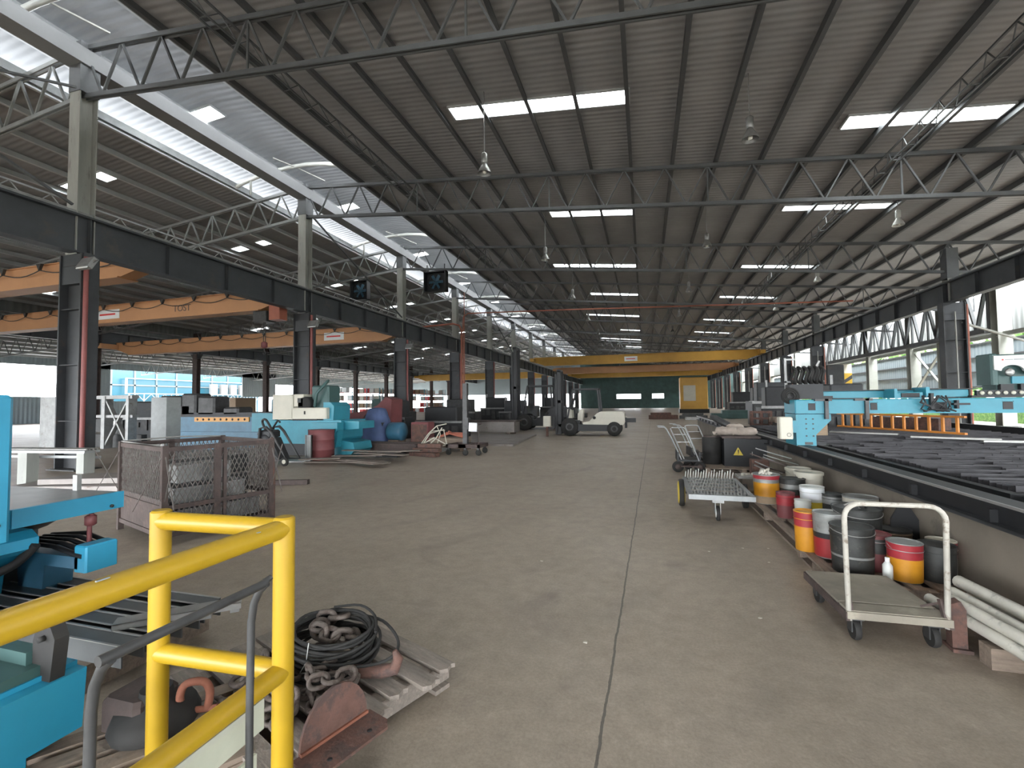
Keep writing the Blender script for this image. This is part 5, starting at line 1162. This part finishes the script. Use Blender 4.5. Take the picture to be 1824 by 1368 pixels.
for i, (x, y, ww, dd, h, m) in enumerate(((-11.0, 18.5, 1.6, 1.0, 1.7, 'steel_dark'), (-8.6, 18.6, 2.2, 1.0, 1.4, 'black'), (-12.8, 20.5, 1.5, 1.0, 1.8, 'green_dark'), (-16.5, 19.5, 2.2, 1.2, 1.9, 'dark_metal'), (-20, 22, 2.6, 1.4, 1.9, 'blue'), (-11.5, 27.5, 2.4, 1.2, 1.8, 'dark_metal'), (-8.5, 30, 2.0, 1.2, 1.7, 'steel_dark'), (-24.5, 17.5, 3.0, 1.5, 1.8, 'steel_dark'), (-12.5, 38, 2.5, 1.4, 2.0, 'black'), (-8.8, 45, 2.5, 1.4, 2.0, 'steel_dark'), (-19, 32, 3, 1.5, 1.7, 'dark_metal'))):
    cabinet(x, y, ww, dd, h, m, ['dark machine just behind the maroon machine', 'low black machine behind the red cabinet', 'dark green machine beyond the third left column', 'grey machine between the second and third left columns', 'blue machine far in the left bay', 'dark machine beyond the floor plate, at the fourth left column', 'dark machine behind the black forklift', 'dark machine at the left, behind the long blue machine', 'black machine by the fifth left column', 'dark machine by the sixth left column', 'dark machine in the middle of the left bay'][i], i+60)

# ================================================================ LEFT FAR YARD, RACKS
rkk = None
random.seed(90)
def rack(x, y, label):
    t = thing('storage_rack', label, 'storage rack', (x, y, 0), 0, 'storage racks in the far left bay')
    a = MB()
    for xx in (-2.4, 0, 2.4):
        for yy in (-.5, .5): a.bx(xx-.05, xx+.05, yy-.05, yy+.05, 0, 4.2)
    a.build('upright', 'teal', t)
    a = MB()
    for z in (.9, 2.1, 3.3): a.bx(-2.4, 2.4, -.55, -.48, z, z+.1); a.bx(-2.4, 2.4, .48, .55, z, z+.1); a.bx(-2.4, 2.4, -.5, .5, z+.08, z+.1)
    a.build('shelf', 'orange_pipe', t)
    return t
rk0 = rack(-45, 60, 'storage rack with teal posts in the far left bay, nearest')
for i in range(1, 5): dup(rk0, (-45+1.2*i, 60+5.5*i, 0), 0, 'storage rack with teal posts in the far left bay, %s from the camera' % ORD[i])
cart_m = ['paper', 'white_paint', 'sack', 'orange_pipe', 'cream', 'wood_pale', 'mark_red']
pro = {}
for i in range(5):
    for j in range(4):
        for k in range(5):
            if random.random() < .2: continue
            m = random.choice(cart_m); x = -45+1.2*i-2.0+k*.95; y = 60+5.5*i; z = (0, 1.0, 2.2, 3.4)[j]
            lb = '%s load on the %s of the %s far rack, %s' % (dict(paper='white wrapped', white_paint='off-white boxed', sack='brown sacked', orange_pipe='orange', cream='cream boxed', wood_pale='tan cardboard', mark_red='red')[m], ('floor level', 'first shelf', 'second shelf', 'top shelf')[j], ORD[i], ('at its left end', 'left of its middle', 'at its middle', 'right of its middle', 'at its right end')[k])
            if m not in pro:
                a = MB(); a.rbx(-.4, .4, -.42, .42, 0, .72, .03); o = a.build('carton', m); o.location = (x, y, z); tag(o, lb, 'carton', 'cartons on the far racks'); pro[m] = o
            else:
                o = pro[m].copy(); COL.objects.link(o); o.location = (x, y, z); o['label'] = lb
bl = thing('outbuilding', 'blue-glazed building outside beyond the left openings', 'building', (-76, 58, 0))
a = MB(); a.bx(-4, 4, -13, 13, -.3, 7.6); a.build('wall', 'building_blue', bl)
a = MB()
for i in range(9): y = -12.5+i*3.1; a.bx(4, 4.1, y-.12, y+.12, 0, 7.6)
a.bx(4, 4.1, -13, 13, 4.6, 4.8); a.build('mullions', 'outdoor_trim', bl); a = MB(); a.bx(-4.2, 4.3, -13.2, 13.2, 7.6, 7.9); a.build('roof', 'galvanised', bl)
ac = None
for i in range(6):
    if ac is None:
        ac = thing('air_conditioner', 'white twin-fan air conditioner on the rack outside, first from the left', 'air conditioner', (-70.6, 60.2, 3.52), 0, 'air conditioners outside')
        a = MB(); a.bx(-.25, .25, -.6, .6, 0, 1.7); a.build('case', 'outdoor_white', ac)
        for z in (.45, 1.2):
            a = MB(); a.lathe((.25, 0, z), [(.08, .0), (.30, .0), (.30, .03), (.08, .03)], 16, 'X'); a.build('fan_grille', 'mark_grey', ac)
    else: dup(ac, (-70.6, 60.2+1.9*i, 3.52), 0, 'white twin-fan air conditioner on the rack outside, %s from the left' % ORD[i])
pr_ = thing('pipe_rack', 'thin steel gantry rack carrying the air conditioners outside', 'rack', (-70.6, 58, 0))
a = MB()
for i in range(12): y = -11+i*2; a.bar((0, y, -.3), (0, y, 3.4), .12); a.bar((0, y, 2.4), (0, y+1, 3.4), .07); a.bar((0, y+1, 3.4), (0, y+2, 2.4), .07)
a.build('lattice', 'mark_grey', pr_); a = MB(); a.bx(-.3, .3, -11, 13, 3.4, 3.5); a.bx(-.9, -.7, -11, 13, 5.6, 5.72); a.bx(-.9, -.7, -11, -10.8, 3.4, 5.6); a.bx(-.9, -.7, 12.8, 13, 3.4, 5.6); a.build('beam', 'mark_grey', pr_)
cr_ = MB((-50, 44, 0)); cr_.rbx(-52, -47, 43, 46, 0, 2.5, .05); tag(cr_.build('wooden_crate', 'wood_pale'), 'large tan crate in the far left bay before the blue building', 'crate')
# trees outside right
def clump(name, x, y, z, rx, ry, rz_, label, seed, grp):
    random.seed(seed); t = thing(name, label, 'tree', (x, y, 0), 0, grp)
    a = MB(); a.tube([(0, 0, -.3), (0, 0, z)], [.25, .12], 8); a.build('trunk', 'wood', t)
    a = MB()
    for i in range(900):
        u, v, w_ = random.gauss(0, 1), random.gauss(0, 1), random.gauss(0, 1); n = math.sqrt(u*u+v*v+w_*w_); rr = random.uniform(.75, 1.05)
        c = Vector((u/n*rx*rr, v/n*ry*rr, z+w_/n*rz_*rr)); s1 = Vector((random.uniform(-1, 1), random.uniform(-1, 1), random.uniform(-1, 1)))*.34; s2 = Vector((random.uniform(-1, 1), random.uniform(-1, 1), random.uniform(-1, 1)))*.34
        a._add([c-s1, c+s2, c+s1, c-s2], [(0, 1, 2, 3)])
    a.build('foliage', 'foliage', t, kind='stuff')
    return t
t0 = clump('leafy_tree', 30.0, 24, 4.2, 3.2, 4.0, 4.6, 'bushy green tree outside the right side, first from the front', 1, 'trees outside the right side')
for i in range(1, 10): dup(t0, (30.0, 24+8.7*i, -.2*(i % 2)), 0, 'bushy green tree outside the right side, %s from the front' % ORD[i])
sl_ = MB((23.5, 40, 0)); sl_.bx(23.6, 24.8, 0, 110, -.3, 1.2); tag(sl_.build('boundary_hedge', 'foliage'), 'low clipped green hedge running outside the right side', 'hedge')

# ================================================================ NEAR LEFT: GUARD RAIL, TABLE, PALLETS
gr = thing('guard_rail', 'bright yellow tubular guard rail in the left foreground', 'guard rail', (-1.34, 1.45, 0))
R1 = .038
for x, y in ((0, 0), (-.595, -.03), (.0, -1.9)):
    a = MB(); a.tube([(x, y, 0.01), (x, y, 1.115)], R1, 20); a.tube([(x, y, 1.115), (x, y, 1.122)], [R1, R1*.8], 20); p = a.build('post', 'safety_yellow', gr)
    a = MB(); a.lathe((x, y, 0), [(.09, 0), (.09, .01)], 16); a.build('base_flange', 'safety_yellow', p)
for z in (1.078, .545):
    a = MB(); a.tube([(0, 0, z), (-.595, -.03, z)], R1*.96, 20); a.build('cross_rail', 'safety_yellow', gr)
    a = MB(); a.tube([(0, 0, z), (0, -1.9, z)], R1*.96, 20); a.build('long_rail', 'safety_yellow', gr)
a = MB(); a.bx(.0, .012, -1.7, -.10, .40, .505); a.build('upper_board', 'board', gr, label='pale board fixed under the lower yellow rail')
a = MB(); a.bx(.0, .012, -1.7, -.13, .25, .335); a.build('lower_board', 'board', gr, label='second pale board below the first')
a = MB(); a.box((.015, -.62, 1.115), (.006, .03, .003), 0); a.box((.028, -.15, 1.104), (.01, .012, .002)); a.build('paint_chip', 'mark_grey', gr)
# bent grey trolley handle
th = thing('handle_trolley', 'small trolley with a bent dark tube handle leaning before the yellow rail', 'trolley', (-1.15, .95, 0))
a = MB(); a.tube([(.01, .21, 1.005), (.012, .20, 1.0), (-.0, -.235, .998)], .0125, 10); a.tube([(.012, .23, 1.012), (.0, .20, .995)], [.008, .0125], 10); a.build('grip_bar', 'dark_metal', th)
for y in (.215, -.215):
    a = MB(); a.tube([(.008, y, .995), (-.018, y, .972), (-.040, y, .93), (-.050, y, .87), (-.052, y, .60), (-.050, y, .20)], .0115, 10); a.build('handle_leg', 'dark_metal', th)
a = MB(); a.bx(-.06, .55, -.25, .25, .17, .20); a.build('deck', 'deck_wood', th)
for x in (.02, .47):
    for y in (-.18, .18): a = MB(); a.lathe((x, y-.015, .06), [(.03, 0), (.06, 0), (.06, .03), (.03, .03)], 14, 'Y'); a.bx(x-.02, x+.02, y-.02, y+.02, .11, .17); a.build('castor', 'rubber', th)

# cyan table and machine at left edge
tb_ = thing('cyan_table', 'machine table with a grey top and bright cyan edge at the left', 'machine table', (-4.2, 2.2, 0))
a = MB(); a.slab([(-.9, -.28, .90), (.33, -.30, .90), (.33, .34, .90), (-.9, .30, .90)], .02); a.build('top', 'galvanised', tb_)
a = MB(); a.bx(.31, .345, -.30, .345, .785, .905); a.bx(-.9, .33, -.31, -.28, .785, .90); a.build('edge_apron', 'cyan', tb_)
a = MB(); a.prism([(-.7, .80), (.1, .80), (-.25, .64), (-.7, .50)], 'Y', -.15, .2); a.bx(-.75, -.35, -.2, .2, 0, .8); a.build('pedestal', 'dark_metal', tb_)
a = MB(); a.lathe((.30, -.27, .80), [(.0, 0), (.012, 0), (.012, .01), (0, .01)], 8, 'X'); a.lathe((.345, .26, .81), [(0, 0), (.012, 0), (.012, .012), (0, .012)], 8, 'X'); a.build('bolt', 'dark_metal', tb_)
a = MB(); a.bar((-.1, .30, .90), (-.1, .30, 1.02), .05, .03); a.build('stop_post', 'grey_metal', tb_)
cp = thing('cyan_cabinet', 'tall bright cyan cabinet cut off by the left edge of the view', 'cabinet', (-3.85, 1.5, 0))
a = MB(); a.rbx(-.4, .40, -.2, .2, .80, 1.625, .02); a.build('body', 'cyan', cp)
a = MB(); a.bx(-.35, .1, -.15, .15, 0, .80); a.build('pedestal', 'dark_metal', cp)
a = MB(); a.lathe((.40, .14, .90), [(0, 0), (.012, 0), (.012, .008), (0, .008)], 8, 'X'); a.build('screw', 'dark_metal', cp)
ck = thing('cyan_bracket', 'rounded cyan bracket with a black hose below the cyan table', 'bracket', (-4.2, 2.0, 0))
a = MB(); a.prism([(-.5, .56), (.12, .56), (.19, .60), (.19, .67), (.12, .715), (-.5, .715)], 'Y', -.2, .12); a.build('arm', 'cyan', ck)
a = MB(); a.prism([(-.4, .56), (.05, .56), (-.12, .40), (-.2, .0), (-.4, .0)], 'Y', -.16, .1); a.build('leg', 'cyan', ck)
a = MB(); a.tube(cr([(.2, .1, .62), (.1, .05, .50), (-.02, -.05, .40), (-.05, -.12, .2), (-.02, -.15, .02)]), .028, 8); a.build('hose', 'rubber', ck)
la = thing('cyan_clamp', 'cyan clamp block holding a bundle of black bars, under the cyan table', 'clamp', (-3.78, 2.30, 0))
a = MB(); a.rbx(-.02, .10, -.10, .10, .42, .60, .01); a.build('end_block', 'cyan', la)
a = MB()
for i in range(5): a.tube([(.06, -.10+.05*i, .53+.006*i), (-.3, -.06+.05*i, .56+.01*i), (-.7, -.05+.05*i, .56)], .016, 7)
a.build('bar_bundle', 'black', la)
a = MB(); a.bx(-.8, .02, -.10, .12, .44, .52); a.prism([(-.6, .0), (-.4, .0), (-.35, .44), (-.65, .44)], 'Y', -.08, .1); a.build('support', 'blue', la)
a = MB(); a.tube([(-.12, .05, .55), (-.12, .05, .70), (-.10, .05, .78)], .015, 7); a.lathe((-.11, .05, .69), [(.02, 0), (.035, .01), (.035, .07), (.02, .08)], 12); a.build('clamp_screw', 'maroon', la)
# low blue base in the corner
lbx = thing('low_machine', 'low cyan machine base with a dark ribbed bed in the bottom left corner', 'machine base', (-2.62, 1.15, 0))
a = MB(); a.prism([(-.3, .20), (.30, .20), (.32, .45), (.26, .45), (.26, .47), (-.3, .47)], 'Y', -.25, .24); a.build('beam', 'cyan', lbx)
a = MB(); a.bx(-.35, .22, -.3, .1, .02, .20); a.build('plinth', 'cyan', lbx)
a = MB(); a.bx(-1.2, .25, -.28, .20, .47, .51); a.bx(-1.2, .2, .10, .16, .51, .56); a.bar((-.1, .0, .5), (-.1, .0, .62), .05); a.bx(-1.2, .2, -.2, -.16, .51, .55); a.build('ribbed_bed', 'green_dark', lbx)
a = MB(); a.prism([(.20, .40), (.30, .40), (.33, .62), (.30, .67), (.22, .66), (.20, .60)], 'Y', .12, .17); a.lathe((.27, .10, .62), [(0, 0), (.012, 0), (.012, .02), (0, .02)], 8, 'Y'); a.build('end_plate', 'rubber', lbx)
mat('channel_grey', (0.10, 0.105, 0.105), 0.5, 0.3, amt=0.15, sc=3)
# channels on bearers
for i, y in enumerate((1.86, 2.02, 2.19, 2.37)):
    t = thing('steel_channel', ('nearest', 'second', 'third', 'farthest')[i]+' of the four long grey steel channels lying behind the yellow rail', 'steel channel', (-3.6, y, .15), 0, 'long grey steel channels')
    x0, x1 = -1.3, .88-.04*(i % 2)
    a = MB(); a.bx(x0, x1, -.06, .06, .100, .108); a.bx(x0, x1, -.06, -.052, .0, .112); a.bx(x0, x1, .052, .06, 0, .112); a.build('channel', 'channel_grey', t)
    a = MB(); a.bx(x0, x1, -.062, -.050, .112, .117); a.bx(x0, x1, .050, .062, .112, .117); a.build('bright_edge', 'bare_metal', t, label='bright edge')  # thin lighter strips along both upper edges
for i, x in enumerate((-3.0, -4.3)):
    a = MB((x, 2.1, 0)); a.bx(x-.06, x+.06, 1.75, 2.5, 0, .15); tag(a.build('wood_bearer', 'wood'), ('right', 'left')[i]+' wooden bearer under the grey steel channels', 'wood block')
cpz = thing('channel_offcut', 'bright slanting channel offcut resting across the ends of the grey channels', 'steel channel', (-2.78, 2.15, .262), .75); a = MB(); a.bx(-.30, .34, -.055, .055, .03, .037); a.bx(-.30, .34, -.055, -.05, -.0, .037); a.build('channel', 'bare_metal', cpz); a = MB(); a.bx(.10, .18, -.05, .05, -.03, .03); a.bx(.28, .33, -.05, .05, -.02, .03); a.build('lugs', 'grey_metal', cpz)
# dark pallet with gear, left
random.seed(8)
pallet('wooden_pallet', -2.02, 1.42, .95, .75, .62, 5, .14, 'small wooden pallet with a tan block between the cyan base and the yellow rail', 'wood')
tbk = MB((-2.0, 1.2, 0)); tbk.box((-1.93, 1.22, .07), (.10, .16, .13), .9); tag(tbk.build('wood_block', 'wood_pale'), 'tan wooden block at the near corner of the small pallet', 'wood block')
gl = thing('gear_lump', 'dark rusty machine part lying on the small pallet behind the left yellow post', 'machine part', (-2.12, 1.55, .14)); a = MB(); a.lathe((0, 0, 0), [(.16, 0), (.17, .03), (.15, .08), (.07, .10), (.06, .16)], 18); a.build('flange', 'rubber', gl); a = MB(); a.rbx(-.2, .02, -.1, .1, 0, .14, .02); a.build('housing', 'brown_steel', gl)

# pallet with chains
cpal = thing('chain_pallet', 'broken grey wooden pallet under the rusty chains', 'pallet', (-1.70, 2.10, 0), math.radians(-22))
mat('wood_grey', (0.20, 0.17, 0.145), 0.85, amt=0.3, sc=4, stretch=(1, 8, 8), c2=(0.28, 0.245, 0.21), thr=0.60, bump=0.3)
random.seed(12)
for i, (dx, L) in enumerate(((-.02, 1.06), (.04, 1.12), (-.01, 1.1), (.05, 1.18), (.0, 1.05), (.07, 1.22), (.03, 1.16))):
    yy = -.46+i*.148; a = MB(); x1 = .50+dx; x0 = x1-L
    a.prism([(x0, yy-.05), (x1-.01, yy-.048), (x1+.012, yy-.01), (x1-.005, yy+.03), (x1+.006, yy+.05), (x0, yy+.052)], 'Z', .115, .137); a.build('slat', 'wood_grey', cpal)
for x in (-.48, -.02, .42):
    a = MB(); a.bx(x-.045, x+.045, -.5, .5, .022, .115); a.build('bearer', 'wood_grey', cpal)
for yy in (-.42, 0, .42):
    a = MB(); a.bx(-.54, .50, yy-.05, yy+.05, 0, .022); a.build('bottom_board', 'wood_grey', cpal)
def link_mesh(L=.085, W=.058, r=.0115):
    pts = []
    for k in range(8): q = -PI/2+PI*k/7; pts.append((L/2-W/2+W/2*math.cos(q), W/2*math.sin(q), 0))
    for k in range(8): q = PI/2+PI*k/7; pts.append((-L/2+W/2+W/2*math.cos(q), W/2*math.sin(q), 0))
    return MB().tube(pts, r, 8, True)
lk = None; random.seed(44)
def chain_path(P, label, grp, s=1.0):
    """links laid along a polyline, alternately flat and upright; one chain is one thing with its links as parts"""
    global lk
    t = thing('rusty_chain', label, 'chain', P[0], 0, grp)
    P = [Vector(p)-Vector(P[0]) for p in P]; step = .062*s; pos = 0.0; i = 0; tot = sum((P[k+1]-P[k]).length for k in range(len(P)-1))
    while pos < tot:
        d = pos
        for k in range(len(P)-1):
            seg = (P[k+1]-P[k]).length
            if d <= seg: break
            d -= seg
        q = P[k]+(P[k+1]-P[k])*(d/seg); dr_ = (P[k+1]-P[k]).normalized()
        if lk is None: o = link_mesh().build('link', 'chain', t); lk = o
        else: o = lk.copy(); COL.objects.link(o); o.parent = t
        o.location = q; o.rotation_mode = 'QUATERNION'
        o.rotation_quaternion = dr_.to_track_quat('X', 'Z') @ Matrix.Rotation((PI/2 if i % 2 else 0)+random.uniform(-.5, .5), 4, 'X').to_quaternion()
        o.scale = (s, s, s); pos += step; i += 1
    return t
z0 = .155
chain_path([(-1.60, 1.88, z0), (-1.48, 1.80, z0+.01), (-1.38, 1.88, z0+.02), (-1.42, 2.0, z0+.04), (-1.55, 2.02, z0+.06), (-1.62, 1.92, z0+.09), (-1.50, 1.84, z0+.10), (-1.40, 1.92, z0+.10)], 'rusty chain heaped at the right edge of the pallet', 'rusty chains on the pallet')
chain_path([(-1.95, 1.72, z0), (-1.78, 1.66, z0), (-1.62, 1.70, z0+.01), (-1.52, 1.66, z0+.01), (-1.60, 1.78, z0+.05), (-1.80, 1.78, z0+.06), (-2.0, 1.84, z0+.04)], 'rusty chain stretched along the near side of the pallet', 'rusty chains on the pallet', 1.1)
chain_path([(-1.80, 2.28, z0+.02), (-1.66, 2.32, z0+.06), (-1.55, 2.24, z0+.10), (-1.64, 2.14, z0+.14), (-1.78, 2.16, z0+.15), (-1.80, 2.28, z0+.16), (-1.66, 2.30, z0+.18)], 'rusty chain piled inside the black cable coil', 'rusty chains on the pallet', 1.25)
chain_path([(-1.95, 2.12, z0), (-1.86, 2.0, z0+.02), (-1.74, 1.94, z0+.03), (-1.70, 1.84, z0+.03), (-1.84, 1.88, z0+.08), (-1.96, 1.98, z0+.09)], 'rusty chain lying left of the heap behind the yellow post', 'rusty chains on the pallet', 1.15)
cc = thing('cable_coil', 'coil of black steel cable thrown over the chains', 'cable coil', (-1.68, 2.16, .17))
for i in range(15):
    r = .255+random.uniform(-.035, .03); z = .02+.010*i; ox, oy = random.uniform(-.02, .02), random.uniform(-.02, .02)
    a = MB(); ph = random.uniform(0, 6)
    a.tube([(ox+r*math.cos(q), oy+r*.72*math.sin(q), z+.015*math.sin(q*2+ph)+.02*math.sin(q)) for q in [2*PI*k/30 for k in range(30)]], .0085, 6, True); a.build('turn', 'rubber', cc)
a = MB(); a.tube(cr([(.1, .15, .17), (.25, .12, .17), (.38, .05, .13), (.42, -.03, .10), (.36, -.09, .07), (.2, -.16, .06), (.0, -.18, .06)]), .008, 8); a.tube(cr([(-.1, .16, .19), (.05, .2, .2), (.2, .12, .19), (.28, .0, .17)]), .007, 8); a.build('loose_end', 'rubber', cc)
a = MB(); a.tube([(.0, -.17, .16), (.01, -.2, .08), (-.03, -.2, .02), (.04, -.19, .03)], .003, 5); a.build('wire_tie', 'bare_metal', cc)
sk = thing('shackle', 'orange-red shackle lying at the left of the chain pallet', 'shackle', (-1.98, 1.62, .16), .5)
a = MB(); a.tube(cr([(-.05, 0, .02), (-.06, .0, .09), (-.035, 0, .14), (.035, 0, .14), (.06, 0, .09), (.05, 0, .02)], 5), .017, 10); a.build('bow', 'rust_orange', sk); a = MB(); a.tube([(-.08, 0, .02), (.09, 0, .02)], .014, 8); a.build('pin', 'rust_orange', sk)
hkx = thing('lifting_hook', 'large rusty curved hook at the right behind the chains', 'hook', (-1.36, 2.08, .155), .2)
a = MB(); a.tube([(-.12, 0, .03), (-.04, 0, .03), (.05, 0, .035), (.11, 0, .05), (.13, 0, .10), (.11, 0, .14)], [.03, .032, .034, .032, .026, .012], 10); a.build('hook', 'rust', hkx); a = MB(); a.tube([(-.15+.035*math.cos(q), .0, .035+.03*math.sin(q)) for q in [2*PI*k/12 for k in range(12)]], .012, 7, True); a.build('eye', 'chain', hkx)
lbk = thing('plate_bracket', 'rusty bracket with a half-round upright plate and bolt holes at the pallet corner', 'bracket', (-1.235, 1.68, .14), -.32)
a = MB(); a.prism([(-.16, 0), (.16, 0)] + [(.16*math.cos(q), .02+.19*math.sin(q)) for q in [PI*k/12 for k in range(0, 13)]], 'X', -.075, -.062); a.build('half_round_plate', 'rust', lbk)
a = MB(); a.prism([(-.07, -.19), (.06, -.19), (.09, -.15), (.09, .15), (.05, .18), (-.07, .18)], 'Z', 0, .012); a.build('base_plate', 'rust', lbk)
a = MB(); a.bar((-.062, -.16, .014), (-.062, .16, .014), .02, .02); a.build('weld_strip', 'rust_orange', lbk)
for y in (-.10, .09): a = MB(); a.lathe((.045, y, .0122), [(0, 0), (.011, 0), (.011, .001), (0, .001)], 10); a.build('bolt_hole', 'black', lbk)  # shade inside each bolt hole is a flat black disc
a = MB(); a.tube([(-.079, -.02+.022*math.cos(q), .12+.016*math.sin(q)) for q in [.5+5*k/10 for k in range(10)]], .003, 5); a.build('chalk_mark', 'black', lbk)
# paint flecks and litter on the floor
random.seed(101)
for i in range(7):
    x, y = [(1.1, 4.9), (.95, 5.3), (.75, 3.65), (.6, 5.1), (-1.0, 4.4), (-.4, 3.0), (1.2, 5.35)][i]
    a = MB((x, y, 0)); a.prism([(x+.018*math.cos(q)*random.uniform(.5, 1), y+.014*math.sin(q)*random.uniform(.5, 1)) for q in [2*PI*k/7 for k in range(7)]], 'Z', 0.0, .003)
    tag(a.build('litter_flake', 'rag'), 'tiny pale litter flake on the floor, '+['left of the near pallet edge', 'farther left of the near pallet edge', 'left of the trolley', 'in the aisle beyond the trolley', 'in the open floor left of the long joint', 'right of the chain pallet', 'beside the orange-yellow tin'][i], 'litter', 'pale flakes on the floor')
